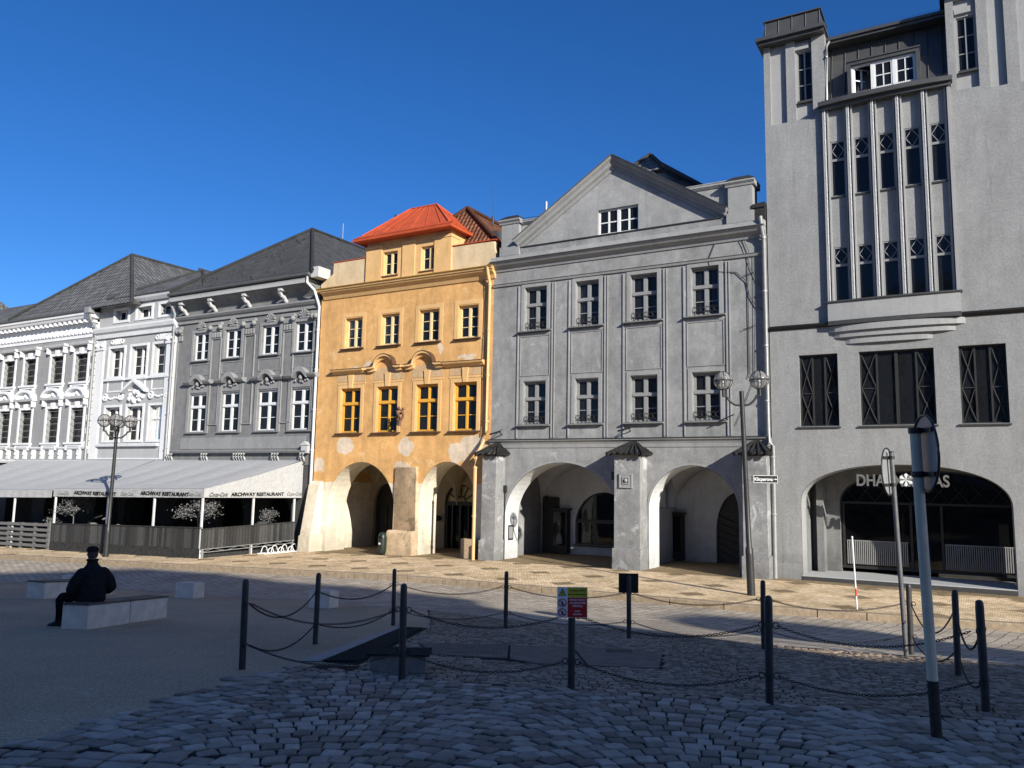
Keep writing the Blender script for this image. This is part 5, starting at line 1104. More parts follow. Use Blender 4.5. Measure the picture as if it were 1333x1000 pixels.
cob = [(-12, 1.5)] + [(leftX(y) + .22, y - .12) for y in (5.0, 6.2, 6.5, 7.8, 9.5, 10.8)] + [(-1.9, 10.7)] + isl[1:9] + [(14, 1.5)]
patch('cobble_bedding', 'joint', cob, .005)
def stones(name, mat, pitch_u, pitch_v, region, u0, u1, v0, v1, arc, hi, seed, n=10, dome=.003, W0=2.5, sag=.46, skew=0, gap=.95):
    """setts laid in arched courses; each stone its own little domed block"""
    rr = random.Random(seed); mb = MB(); v = v0; row = 0
    while v < v1:
        u = u0 + (row % 2) * pitch_u * .5 + rr.uniform(-.02, .02)
        while u < u1:
            wd = pitch_u * rr.uniform(.82, 1.18); uc = u + wd / 2; u += wd
            if arc:
                k = ((uc / W0) % 1.0) - .5; y = v + sag * (1 - (2 * k) ** 2) + .10 * math.sin(uc * .9); sl = -sag * 8 * k / W0
            else: y = v + skew * uc; sl = skew
            y += rr.uniform(-.008, .008)
            if not region(uc, y): continue
            ca = 1 / math.hypot(1, sl); sa = sl * ca; zc = z_plane(y) + hi + rr.uniform(-.007, .007) * (pitch_v / .17)
            hy = math.hypot(1, sl); wx = wd * gap / 2 * hy; wy = pitch_v * gap / 2 * rr.uniform(.94, 1.03) / hy; tl = rr.uniform(-.06, .06)
            ring = []
            for j in range(n):
                a = 2 * math.pi * (j + .5) / n; cx = math.copysign(abs(math.cos(a)) ** .22, math.cos(a)) * wx; cy = math.copysign(abs(math.sin(a)) ** .22, math.sin(a)) * wy
                cx *= rr.uniform(.90, 1.06); cy *= rr.uniform(.90, 1.06); ring.append((cx, cy))
            V = []
            for sc_, dz in ((1.0, -.035), (.985, -.006), (.86, 0.0)):
                for cx, cy in ring:
                    X = uc + (cx * ca - cy * sa) * sc_; Y = y + (cx * sa + cy * ca) * sc_
                    V.append((X, Y, zc + dz - .082 * (Y - y) + tl * cx + (dome if sc_ < .8 else 0)))
            V.append((uc, y, zc + dome * 1.25))
            F = [(a_ * n + j, a_ * n + (j + 1) % n, (a_ + 1) * n + (j + 1) % n, (a_ + 1) * n + j) for a_ in (0, 1) for j in range(n)] + [(2 * n + j, 2 * n + (j + 1) % n, 3 * n) for j in range(n)]
            mb.add(V, F, False)
        v += pitch_v; row += 1
    return structure(mb.build(name, mat, recalc=False))
def reg_big(X, Y): return Y < edgeY(X) - .02 and X > leftX(Y) + .03 + .10 * math.sin(5.1 * Y) + .08 * math.sin(13 * Y + 1) and abs(X) < .8 * Y + 2.6 and not (Y < 6.15 and X < -2.2 + (6.15 - Y) * 1.6) and not (-1.72 < X < -.95 and Y > 10.1)
stones('cobblestones', 'cob', .150, .205, reg_big, -9, 11.5, 3.4, 11.2, True, .022, 11)
def reg_rows(X, Y): return X > leftX(Y) + .03 and abs(X) < .8 * Y + 2.6 and (Y < 6.15 and X < -2.25 + (6.15 - Y) * 1.6)
stones('gutter_setts', 'cob', .25, .20, reg_rows, -8, 2, 3.4, 7.5, False, .022, 12, skew=-.06)
stones('island_setts', 'cob2', .115, .105, lambda X, Y: in_island(X, Y) and not (-1.5 < X < 2.35 and 10.75 < Y < 13.45 and _plate(X, Y)), -2, 13, 5, 20.6, True, .014, 13, n=6, dome=.010, W0=1.5, sag=.3) if False else None
def poly_in(poly, X, Y):
    c = False; n = len(poly)
    for i in range(n):
        (x1, y1), (x2, y2) = poly[i], poly[(i + 1) % n]
        if (y1 > Y) != (y2 > Y) and X < (x2 - x1) * (Y - y1) / (y2 - y1) + x1: c = not c
    return c
PLATE = [(-1.45, 13.35), (1.87, 13.0), (2.33, 12.3), (2.03, 10.85), (.40, 11.1), (-1.1, 11.9)]
stones('island_setts', 'cob2', .118, .108, lambda X, Y: in_island(X, Y) and not poly_in(PLATE, X, Y) and abs(X) < .7 * Y + 1.5, -2.2, 13, 4.6, 20.6, True, .014, 13, n=8, dome=.003, W0=1.7, sag=.22)
patch('edging_stone', 'kerb2', [(-2.78, 11.0), (-2.50, 11.02), (-1.98, 15.9), (-2.14, 15.95)], .012)
patch('edging_stone', 'kerb2', [(4.32, 13.98), (7.41, 11.88), (12, 9.33), (12, 9.55), (7.41, 12.1), (4.32, 14.22)], .018)
g = structure(MB().add([(x, y, z_plane(y) + .01) for x, y in [(-2.48, 11.02), (-1.93, 10.75), (-1.52, 15.8), (-1.97, 15.95)]], [(0, 1, 2, 3)]).build('drain_grating', 'grate'))
g = MB()
for k in range(36):
    y = 11.0 + k * .13; xa = interp(y, [11, 16.4], [-2.44, -1.94]); xb = interp(y, [11, 16.4], [-1.95, -1.55]); g.box(xa, xb, y, y + .07, z_plane(y) + .012, z_plane(y) + .03)
structure(g.build('grating_bars', 'grate'))
# steel cover plates let into the island
for i, (poly, lab) in enumerate((([(-1.42, 13.3), (.02, 13.15), (.0, 11.62), (-1.05, 11.88)], 'chequered steel cover plate, leftmost of the three in the setts'), ([(.05, 13.15), (1.0, 13.06), (1.05, 11.05), (.42, 11.1), (.04, 11.55)], 'steel cover plate behind the post with the warning sign'), ([(1.04, 13.05), (1.86, 12.98), (2.30, 12.28), (2.0, 10.88), (1.09, 11.04)], 'steel cover plate at the right end of the row in the setts'))):
    m = MB(); n = len(poly); m.add([(x, y, z_plane(y) + .022) for x, y in poly] + [(x, y, z_plane(y) - .02) for x, y in poly], [tuple(range(n))] + [(k, (k + 1) % n, (k + 1) % n + n, k + n) for k in range(n)])
    if i == 0:
        x = -1.3
        while x < 0:
            y = 12.0
            while y < 13.2:
                if poly_in(poly, x, y) and poly_in(poly, x + .05, y + .05): m.box(x, x + .03, y, y + .03, z_plane(y) + .02, z_plane(y) + .03)
                y += .07
            x += .06
    if i == 2: m.box(1.5, 1.9, 12.5, 12.56, z_plane(12.5) + .02, z_plane(12.5) + .06)
    props(m.build('cover_plate', 'plate'), lab, 'cover plate', 'steel plates in the setts')
# low concrete chamber box beside the bollard
m = MB(); a = z_plane(10.3); m.box(-1.68, -1.0, 10.15, 10.5, a - .3, a + .22); ch = props(m.build('chamber', simple('weathered_concrete', (.20, .19, .175), .9, .25, 8, .5)), 'low concrete chamber box with a dark lid between the posts and the drain', 'chamber')
MB().box(-1.72, -.96, 10.12, 10.56, a + .223, a + .245).build('lid', 'grate', ch)

# ================================================================== RESTAURANT TERRACE
def place(o, s, y, z): return o
TY = -6.1
def awning(name, label, s0, s1, zf0, zf1, val, side):
    """s0..s1 along the row; zf0/zf1 front edge height at the two ends; slopes up to the wall at 4.25 m"""
    o = row_thing(name, label, 'awning', s1, 0, 0, 'restaurant awnings')
    m = MB(); ns, nt = 40, 14; V = []
    for j in range(nt + 1):
        for i in range(ns + 1):
            u_ = i / ns; v_ = j / nt; s = s0 + (s1 - s0) * u_; zf = zf0 + (zf1 - zf0) * u_
            y = TY + (-.06 - TY) * v_; z = zf + (4.24 - zf) * v_ - .10 * math.sin(math.pi * v_) * (1 - .6 * abs(math.sin(u_ * math.pi * 5))) ; V.append((s, y, z))
    m.add(V, [(j * (ns + 1) + i, j * (ns + 1) + i + 1, (j + 1) * (ns + 1) + i + 1, (j + 1) * (ns + 1) + i) for j in range(nt) for i in range(ns)], True)
    m.build('canopy', 'awn', o, recalc=False)
    v = MB(); ns = 120; V = []
    for j in range(3):
        for i in range(ns + 1):
            u_ = i / ns; s = s0 + (s1 - s0) * u_; zf = zf0 + (zf1 - zf0) * u_
            V.append((s, TY - .01 - .012 * math.sin(s * 9) * (j / 2), zf - .40 * j / 2 + .01))
    v.add(V, [(j * (ns + 1) + i, j * (ns + 1) + i + 1, (j + 1) * (ns + 1) + i + 1, (j + 1) * (ns + 1) + i) for j in range(2) for i in range(ns)], True)
    vo = v.build('valance', 'awn', o, recalc=False)
    MB().tube([(s0, TY + .05, zf0), (s1, TY + .05, zf1)], .04, 6).tube([(s0, -.1, 4.22), (s1, -.1, 4.22)], .05, 6).build('awning_bar', 'pipe', o)
    for k in range(4):
        s = s0 + (s1 - s0) * (k + .02 if k == 0 else k) / 3 - (.05 if k == 3 else 0); MB().tube([(s, TY + .1, zf0 + (zf1 - zf0) * (k / 3) - .02), (s, -.1, 4.1)], .025, 5).build('rafter', 'pipe', o)
    return o, vo
aw, vo = awning('restaurant_awning', 'long pale awning lettered along its valance, in front of the narrow and dark grey houses', -35.3, -23.7, 2.52, 2.74, .4, True)
sp_ = MB(); sp_.add([(-23.69, TY, 2.36), (-23.69, TY, 2.74), (-23.66, -3, 3.42), (-23.62, -.05, 4.22), (-23.62, -.05, 2.3), (-23.66, -3, 2.33)], [(0, 1, 2, 5), (5, 2, 3, 4)]); spo = sp_.build('side_panel', 'awn', aw, recalc=False)
def val_text(txt, sc, z, size, shear=0, bold=.004, sx=1):
    m = MB(); text_mb(m, txt, size, sc, TY - .035, z, .012, 'CENTER', shear, bold, 1, sx); return m
def vz(s): return 2.52 + (.22) * (s + 35.3) / 11.6
for sc in (-31.75, -26.4): val_text('ARCHWAY RESTAURANT', sc, vz(sc) - .30, .24, bold=.008, sx=1.25).build('lettering', 'blk', vo)
for sc in (-34.4, -29.2, -24.35): val_text('Coca-Cola', sc, vz(sc) - .30, .24, .5, bold=.004, sx=.95).build('lettering', 'letter', vo)
def side_text(txt, yc, size, mat, shear=0, bold=.006, sx=1):
    m = MB(); text_mb(m, txt, size, 0, 0, 0, .012, 'CENTER', shear, bold, 1, sx); m.v = [(-23.64 + .0 * v[0] + .02, yc + v[0], 2.42 + v[2]) for v in m.v]; m.build('lettering', mat, spo)
side_text('ARCHWAY RESTAURANT', -2.95, .23, 'blk', 0, .008, 1.25); side_text('Coca-Cola', -5.35, .24, 'letter', .5); side_text('Coca-Cola', -.6, .24, 'letter', .5)
aw2, vo2 = awning('restaurant_awning', 'plain pale awning in front of the ornate white house, cut by the left edge', -50.0, -35.42, 2.15, 2.46, .4, False)
# posts carrying the awnings
def post(s, y, z1, label):
    m = MB(); z0 = z_walk(s) - .05; m.box(s - .04, s + .04, y - .04, y + .04, z0, z1); m.box(s - .08, s + .08, y - .08, y + .08, z0, z0 + .02)
    o = m.build('awning_post', 'pipew', None, (s, y, 0)); o.location = W(s, y, 0); o.rotation_euler = (0, 0, R(-30))
    return props(o, label, 'post', 'posts under the awnings')
for s, y, z1, lab in ((-45.2, TY + .04, 2.2, 'awning post near the left edge behind the pallet fence'), (-39.0, TY + .08, 2.35, 'awning post behind the middle of the pallet fence'), (-35.15, TY + .05, 2.45, 'awning post where pallet fence and plank fence meet'), (-30.75, TY + .08, 2.55, 'awning post just left of the four-globe lamp'), (-27.2, TY + .08, 2.6, 'awning post halfway along the plank fence, right of the lamp'), (-23.8, TY + .06, 2.7, 'awning post at the front corner of the terrace by the large bush'), (-23.78, -3.1, 2.4, 'awning post in the side of the terrace left of the flowering shrub'), (-23.78, -.4, 2.4, 'awning post against the ochre house, last on the right')): post(s, y, z1, lab)
MB_ = MB(); 
for sx_ in (-23.55, -23.35): MB_.tube([(sx_, -.35, 4.1), (sx_ + .0, -.5, 2.0), (sx_ - .05, -.6, -.35)], .05, 6)
# plank fences
def plank_fence(label, p, q, z0f, top, low, truss=False):
    """p, q: (s, y) ends; vertical boards over a horizontal kickboard"""
    L = math.hypot(q[0] - p[0], q[1] - p[1]); ang = math.atan2(q[1] - p[1], q[0] - p[0])
    o = thing('plank_fence', label, 'fence', W(p[0], p[1], 0), R(-30) + ang, 'terrace fences')
    rr = random.Random(int(L * 100)); m = MB(); x = 0
    while x < L - .05:
        w = rr.uniform(.13, .17); zt = top + rr.uniform(-.015, .015) + z0f(x / L); m.box(x, min(L, x + w), -.02 + rr.uniform(-.006, .006), .01, low + z0f(x / L), zt); x += w + .026
    m.build('board', 'board', o)
    MB().add([(0, -.05, top + z0f(0) + .02), (L, -.05, top + z0f(1) + .02), (L, .06, top + z0f(1) + .02), (0, .06, top + z0f(0) + .02), (0, -.05, top + z0f(0) - .03), (L, -.05, top + z0f(1) - .03), (L, .06, top + z0f(1) - .03), (0, .06, top + z0f(0) - .03)], [(0, 1, 2, 3), (4, 5, 6, 7), (0, 1, 5, 4), (1, 2, 6, 5), (2, 3, 7, 6), (3, 0, 4, 7)]).build('top_rail', 'wood', o)
    if not truss:
        MB().add([(0, -.06, low + z0f(0)), (L, -.06, low + z0f(1)), (L, -.06, -.0 + z0f(1)), (0, -.06, .0 + z0f(0)), (0, .0, low + z0f(0)), (L, .0, low + z0f(1)), (L, .0, -.0 + z0f(1)), (0, .0, .0 + z0f(0))], [(0, 1, 2, 3), (4, 5, 6, 7), (0, 1, 5, 4), (2, 3, 7, 6)]).build('kickboard', 'wood', o)
    else:
        t = MB(); a, b = low + .0, low - .16
        for z in (a - .02, b): t.add([(0, -.04, z + z0f(0)), (L, -.04, z + z0f(1)), (L, .0, z + z0f(1)), (0, .0, z + z0f(0)), (0, -.04, z + .03 + z0f(0)), (L, -.04, z + .03 + z0f(1)), (L, .0, z + .03 + z0f(1)), (0, .0, z + .03 + z0f(0))], [(0, 1, 2, 3), (4, 5, 6, 7), (0, 1, 5, 4), (2, 3, 7, 6)])
        k = 0
        while k < 8: x0_ = L * k / 8; x1_ = L * (k + 1) / 8; t.tube([(x0_, -.02, (a if k % 2 else b) + z0f(x0_ / L)), (x1_, -.02, (b if k % 2 else a) + z0f(x1_ / L))], .012, 4); k += 1
        for k in range(3): x0_ = .1 + (L - .2) * k / 2; t.box(x0_ - .04, x0_ + .04, -.05, .02, z0f(x0_ / L) - .1, low + z0f(x0_ / L))
        t.build('base_truss', 'pipe', o)
    return o
zz = lambda s: z_walk(s)
plank_fence('long dark plank fence along the front of the restaurant terrace', (-35.2, TY), (-23.75, TY), lambda k: zz(-35.2 + 11.45 * k) - .02, 1.38, .46)
plank_fence('short plank fence on an open lattice base at the right side of the terrace', (-23.72, TY + .02), (-23.72, -.35), lambda k: -.37 + .13 * k, 1.32, .42, True)
pf_ = row_thing('pallet_fence', 'grey slatted pallet fence below the plain awning at the left', 'fence', -35.5, TY, 0, 'terrace fences')
for k in range(5):
    z = .12 + k * .27; m = MB(); m.add([(-50, TY - .03, z + zz(-50)), (-35.4, TY - .03, z + zz(-35.4)), (-35.4, TY - .03, z + .15 + zz(-35.4)), (-50, TY - .03, z + .15 + zz(-50)), (-50, TY + .0, z + zz(-50)), (-35.4, TY + .0, z + zz(-35.4)), (-35.4, TY + .0, z + .15 + zz(-35.4)), (-50, TY + .0, z + .15 + zz(-50))], [(0, 1, 2, 3), (4, 5, 6, 7), (0, 1, 5, 4), (1, 2, 6, 5), (2, 3, 7, 6), (3, 0, 4, 7)]); m.build('slat', 'wood2', pf_)
for s in [-35.55 - .0 - 1.25 * k for k in range(11)]: MB().box(s - .07, s + .07, TY + .003, TY + .12, zz(s) - .05, zz(s) + 1.36).build('upright', 'wood2', pf_)
MB().box(-50, -35.4, TY - .06, TY + .16, zz(-42) + 1.362, zz(-42) + 1.39).build('cap_board', 'wood2', pf_) if False else None
# timber deck
dk = row_thing('terrace_deck', 'dark timber deck of the restaurant terrace behind the fences', 'deck', -23.8, 0, 0)
MB().box(-50, -23.8, TY + .15, -.05, -1.0, -.18).build('decking', 'wood', dk)
# things glimpsed on the terrace
tb = None
def table(s, y, label):
    o = row_thing('terrace_table', label, 'table', s, y, -.18, 'terrace tables'); m = MB(); m.box(s - .4, s + .4, y - .4, y + .4, .55, .58); m.build('tabletop', 'wood2', o)
    MB().tube([(s, y, -.18), (s, y, .55)], .04, 6).box(s - .25, s + .25, y - .25, y + .25, -.178, -.15).build('pedestal', 'iron', o)
for s, y, lab in ((-33.5, -4.2, 'terrace table behind the plank fence below the left tree'), (-29.2, -4.0, 'terrace table behind the plank fence right of the lamp'), (-25.9, -3.6, 'terrace table behind the big bush')): table(s, y, lab)
def chair(s, y, a, label):
    o = row_thing('terrace_chair', label, 'chair', s, y, -.18, 'terrace chairs', a); m = MB(); m.box(s - .22, s + .22, y - .22, y + .22, .26, .29); m.build('seat', 'wood2', o)
    MB().box(s - .22, s + .22, y + .19, y + .22, .45, .75).build('backrest', 'wood2', o)
    for dx in (-.2, .2):
        MB().box(s + dx - .015, s + dx + .015, y - .21, y - .18, -.18, .259).build('leg', 'iron', o); MB().box(s + dx - .015, s + dx + .015, y + .16, y + .188, -.18, .74).build('leg', 'iron', o)
for s, y, a, lab in ((-34.3, -4.3, R(80), 'terrace chair left of the table below the left tree'), (-32.7, -4.1, R(-85), 'terrace chair right of the table below the left tree'), (-30.0, -4.1, R(95), 'terrace chair left of the table by the lamp'), (-28.4, -3.9, R(-80), 'terrace chair right of the table by the lamp'), (-26.7, -3.7, R(85), 'terrace chair left of the table behind the big bush'), (-25.2, -3.2, R(-60), 'terrace chair right of the table behind the big bush')): chair(s, y, a, lab)
# trees in pots
def leafy(name, label, s, y, zb, zc, rx, rz, n, leaf, trunk_r, seed, pale=0, pot=True, group=None):
    rr = random.Random(seed); o = row_thing(name, label, 'potted tree', s, y, zb, group)
    if pot: MB().lathe([(.16, 0), (.24, .42), (.27, .44), (.27, .5), (.22, .5), (.2, .45)], (s, y, zb), 12).build('pot', 'grate', o)
    t = MB(); t.tube([(s, y, zb + .4), (s + .02, y, zb + .9), (s - .02, y, zc - rz * .4)], .04, 6, True, [trunk_r, trunk_r * .8, trunk_r * .6])
    cl = []
    for k in range(16):
        a = rr.uniform(0, 2 * math.pi); e = rr.uniform(-.7, 1.2); d = rr.uniform(.55, .95)
        c = Vector((s + rx * math.cos(a) * math.cos(e) * d, y + rx * math.sin(a) * math.cos(e) * d, zc + rz * math.sin(e) * d)); cl.append(c)
        t.tube([(s - .02, y, zc - rz * .45), ((s + c.x) / 2 + .03, (y + c.y) / 2, (zc - rz * .3 + c.z) / 2), tuple(c)], .01, 4, True, [trunk_r * .45, trunk_r * .3, .005])
    t.build('trunk', 'bark', o)
    m = MB()
    for k in range(n):
        c = rr.choice(cl); p = c + Vector((rr.gauss(0, rx * .2), rr.gauss(0, rx * .2), rr.gauss(0, rz * .2)))
        d = Vector((rr.uniform(-1, 1), rr.uniform(-1, 1), rr.uniform(-.6, 1))).normalized(); b = d.cross(Vector((rr.uniform(-1, 1), rr.uniform(-1, 1), rr.uniform(-1, 1)))).normalized() * leaf * .22; L = leaf * rr.uniform(.7, 1.2)
        m.add([p, p + d * L * .5 + b, p + d * L, p + d * L * .5 - b], [(0, 1, 2, 3)])
    m.build('crown', 'leaf', o, recalc=False)
    return o
leafy('potted_tree', 'small feathery potted tree behind the left end of the plank fence', -34.6, -5.35, -.5, 1.62, .8, .55, 1300, .11, .035, 1, group='potted trees on the terrace')
leafy('potted_tree', 'large round potted bush at the front corner of the terrace', -24.7, -5.5, -.4, 1.65, .95, .55, 1900, .11, .04, 2, group='potted trees on the terrace')
leafy('potted_tree', 'small pale flowering shrub behind the side fence near the ochre house', -24.15, -1.75, -.35, 1.35, .42, .36, 420, .10, .025, 3, group='potted trees on the terrace')
leafy('potted_tree', 'low bushy plant behind the right end of the pallet fence', -36.3, -5.4, -.6, .75, .4, .25, 260, .11, .02, 4, group='potted trees on the terrace')
# cycle rack
cr = row_thing('cycle_rack', 'pale metal cycle rack with four hoops beside the terrace', 'cycle rack', -23.4, -1.0, z_walk(-23.4))
m = MB(); zc_ = z_walk(-23.4)
m.box(-23.44, -23.36, -3.0, -.35, zc_ + .0, zc_ + .05).box(-23.0, -22.94, -3.0, -.35, zc_, zc_ + .05); m.build('base_rail', 'pipew', cr)
for k in range(4):
    y = -2.6 + k * .65; hp = MB(); hp.tube([(-23.4, y - .22, zc_ + .05), (-23.4, y - .12, zc_ + .3), (-23.4, y, zc_ + .36), (-23.4, y + .12, zc_ + .3), (-23.4, y + .22, zc_ + .05)], .025, 6).tube([(-22.97, y - .22, zc_ + .05), (-22.97, y - .12, zc_ + .25), (-22.97, y, zc_ + .3), (-22.97, y + .12, zc_ + .25), (-22.97, y + .22, zc_ + .05)], .025, 6); hp.build('hoop', 'pipew', cr)
# glazed showcases in the grey house's arcade
def case(s0, s1, z0, z1, y0, y1, label, dress):
    o = row_thing('display_case', label, 'display case', (s0 + s1) / 2, y1, z_walk(s0), 'display cases in the arcade')
    m = MB(); m.box(s0 - .08, s1 + .08, y0 - .05, y1, z1, z1 + .1); m.box(s0, s1, y0, y1, z0, z0 + .25); m.ring(s0, s1, z0 + .25, z1, .09, y0, y0 + .06); m.box(s0, s1, y1 - .04, y1, z0 + .25, z1); m.box(s0, s0 + .06, y0 + .06, y1 - .04, z0 + .25, z1); m.box(s1 - .06, s1, y0 + .06, y1 - .04, z0 + .25, z1); m.build('cabinet', 'dframe', o)
    MB().box(s0 + .08, s1 - .08, y0 + .03, y0 + .035, z0 + .3, z1 - .08).build('pane', 'glass', o)
    c = (s0 + s1) / 2; yc = (y0 + y1) / 2; f = MB()
    if dress: f.lathe([(.02, .4), (.25, .42), (.21, .7), (.13, 1.05), (.12, 1.15), (.17, 1.35), (.15, 1.5), (.05, 1.54), (.05, 1.6)], (c, yc, z0), 14); f.sphere((c, yc, z0 + 1.7), .1, 10, 8, (1, 1, 1.2)); f.tube([(c, yc, z0 + .1), (c, yc, z0 + .5)], .03, 6)
    else: f.box(c - .28, c + .28, y1 - .08, y1 - .045, z0 + .5, z1 - .3)
    f.build('mannequin' if dress else 'picture', 'curtain' if dress else 'dframe', o)
    if not dress: MB().sphere((c, y1 - .09, z0 + 1.35), .1, 10, 8, (1, 1, 1.3)).build('portrait', 'skin', o) if False else None
case(-11.25, -10.4, .0, 2.0, 4.0, 4.38, 'tall glazed display case with a dressed mannequin in the left grey arch', True)
case(-6.95, -6.2, .0, 2.0, 4.0, 4.38, 'narrow display case half hidden behind the middle grey pier', False)
case(-5.6, -4.75, .05, 2.0, 4.0, 4.38, 'display case with a dark picture in the right grey arch', False)
# litter bin
b = row_thing('litter_bin', 'dark green rounded litter bin in front of the ochre house', 'litter bin', -17.75, -.65, z_walk(-17.7))
zc_ = z_walk(-17.7); m = MB(); m.lathe([(.14, .06), (.17, .1), (.19, .2), (.20, .45), (.20, .78), (.195, .86), (.16, .98), (.09, 1.05), (.01, 1.07)], (-17.75, -.65, zc_), 18); m.lathe([(.08, 0), (.1, .06)], (-17.75, -.65, zc_), 10); m.build('bin_body', 'binm', b)
MB().box(-17.86, -17.64, -.87, -.83, zc_ + .78, zc_ + .9).build('opening', 'blk', b); MB().box(-17.80, -17.70, -.868, -.86, zc_ + .5, zc_ + .58).build('sticker', 'wht', b); MB().torus((-17.75, -.65, zc_ + .72), .205, .012, 'z', 18, 5).build('rim', 'iron', b)

# ================================================================== STREET FURNITURE
# ---- bollards
def bollard_proto():
    o = thing('bollard', '', 'bollard', (0, 0, 0), 0, 'bollards round the sett island')
    m = MB(); m.lathe([(.041, -.1), (.042, 0), (.041, .15), (.042, .6), (.041, 1.03), (.038, 1.07), (.030, 1.09), (.011, 1.10)], (0, 0, 0), 14); m.build('post', 'postm', o)
    for z in (.80, .30):
        for sg_ in (-1, 1): MB().torus((sg_ * .072, 0, z), .03, .006, 'y', 12, 5).build('ring', 'chain', o)
    return o
BP = bollard_proto()
bpos = [((-3.28, 10.26), 'leftmost bollard, standing on the gravel', .02), ((-1.22, 9.64), 'bollard in front of the concrete chamber box', -.01), ((.72, 9.25), 'bollard carrying the red and yellow warning board', 0), ((2.68, 8.46), 'near bollard below the right end of the grey gabled house', .005), ((4.80, 8.32), 'rightmost bollard, nearest the right edge', -.006),
        ((5.87, 10.76), 'bollard behind the white sign pole, right of it', .008), ((6.30, 12.86), 'bollard right beside the slim sign pole', 0), ((4.13, 13.28), 'bollard on the far edge just left of the near right one', -.004), ((2.14, 14.5), 'bollard carrying the small black board', .004), ((-.04, 16.02), 'far bollard below the seam of yellow and grey houses', 0), ((-2.26, 16.24), 'far bollard on the road edge below the yellow pier', .006), ((-3.02, 12.96), 'bollard in front of the low stone cube', -.004)]
BW = []
for i, ((X, Y), lab, tilt) in enumerate(bpos):
    o = BP if i == 0 else copy_tree(BP); o.location = (X, Y, z_plane(Y)); o.rotation_euler = (tilt, tilt * 1.5, 0); o['label'] = lab; BW.append(Vector((X, Y, z_plane(Y))))
    nx = Vector(bpos[(i + 1) % len(bpos)][0]) - Vector(bpos[i - 1][0]); o.rotation_euler.z = math.atan2(nx.y, nx.x)
# ---- chains: real links between the posts
def link_mesh():
    m = MB(); L, w, r_ = .019, .011, .0042; n = 12; V = []
    for i in range(n):
        a = 2 * math.pi * i / n; c = Vector((math.cos(a) * w + (L - w if math.cos(a) > 0 else -(L - w)) * 0, 0, 0)); x = math.copysign(1, math.sin(a)) * (L - w) * (1 if abs(math.sin(a)) > .01 else 0) + math.sin(a) * w; y = math.cos(a) * w
        t = Vector((math.cos(a), -math.sin(a), 0))
        for j in range(5):
            b = 2 * math.pi * j / 5; V.append((x + r_ * math.cos(b) * math.sin(a), y + r_ * math.cos(b) * math.cos(a), r_ * math.sin(b)))
    return V, [(i * 5 + j, i * 5 + (j + 1) % 5, ((i + 1) % n) * 5 + (j + 1) % 5, ((i + 1) % n) * 5 + j) for i in range(n) for j in range(5)]
LV, LF = link_mesh()
def chain(a, b, sag, label, k=.98):
    a, b = Vector(a), Vector(b); L = (b - a).length; N = 60; P = [a.lerp(b, i / N) - Vector((0, 0, sag * (1 - (2 * i / N - 1) ** 2))) for i in range(N + 1)]
    m = MB(); step = .030 * k; acc = 0; nxt = 0; j = 0
    for i in range(N):
        d = (P[i + 1] - P[i]).length
        while nxt <= acc + d:
            p = P[i].lerp(P[i + 1], (nxt - acc) / d); t = (P[i + 1] - P[i]).normalized(); sd = t.cross(Vector((0, 0, 1))).normalized(); up = sd.cross(t)
            if j % 2: sd, up = up, -sd
            m.add([p + t * v[0] * k + sd * v[1] * k + up * v[2] * k for v in LV], LF, True); nxt += step; j += 1
        acc += d
    o = m.build('chain', 'chain', None, (a + b) / 2, recalc=False); o.location = (a + b) / 2; props(o, label, 'chain', 'chains slung between the bollards')
names = ['leftmost bollard', 'chamber-box bollard', 'warning-board bollard', 'near right bollard', 'rightmost bollard', 'bollard behind the pale pole', 'bollard by the slim sign pole', 'far bollard left of the slim pole', 'black-board bollard', 'far bollard below the grey house', 'far bollard below the yellow pier', 'cube bollard']
sags = {0: (.20, .17), 1: (.16, .15), 2: (.16, .16), 3: (.18, .16), 4: (.30, .2), 5: (.34, .22), 6: (.14, .14), 7: (.14, .15), 8: (.14, .12), 9: (.16, .14), 10: (.18, .15), 11: (.26, .2)}
for i in range(12):
    j = (i + 1) % 12; d = (BW[j] - BW[i]).normalized()
    for lv, z in enumerate((.79, .29)):
        chain(BW[i] + d * .1 + Vector((0, 0, z)), BW[j] - d * .1 + Vector((0, 0, z)), sags[i][lv], ('upper' if lv == 0 else 'lower') + ' chain from the ' + names[i] + ' to its ' + ('right' if d.x > 0 else 'left') + ' neighbour')
# ---- boards on two of the bollards
def face_cam(X, Y, extra=0): return math.atan2(X, Y) * -1 + extra
X, Y = .72, 9.25; z0 = z_plane(Y)
o = thing('warning_sign', 'yellow and red high-voltage and fire warning board in Czech on a bollard', 'warning sign', (X, Y - .06, z0 + .785), R(3))
MB().box(-.17, .17, -.006, .004, 0, .335).build('board', 'sign_white' if False else 'wht', o)
MB().box(-.052, .165, -.009, -.0065, .225, .33).build('yellow_field', 'yel', o); MB().box(-.052, .165, -.009, -.0065, .006, .221).build('red_field', 'red', o)
m = MB()
m.prism([(-.155, .24), (-.111, .322), (-.067, .24)], -.010, -.0065); m.build('warning_triangle', 'blk', o)
MB().prism([(-.142, .248), (-.111, .307), (-.080, .248)], -.0125, -.0105).build('triangle_field', 'yel', o)
MB().prism([(-.106, .298), (-.122, .27), (-.112, .272), (-.119, .25), (-.10, .278), (-.11, .276)], -.0145, -.013).build('lightning_bolt', 'blk', o)
for zc_ in (.163, .058):
    m = MB(); m.torus((-.111, -.0085, zc_), .042, .005, 'y', 24, 5); m.tube([(-.141, -.0085, zc_ + .03), (-.081, -.0085, zc_ - .03)], .0045, 5); m.build('prohibition_ring', 'red', o)
    m = MB(); m.tube([(-.118, -.009, zc_ - .02), (-.108, -.009, zc_ + .016)], .007, 5).box(-.128, -.094, -.012, -.008, zc_ - .026, zc_ - .02); m.build('pictogram', 'blk', o)
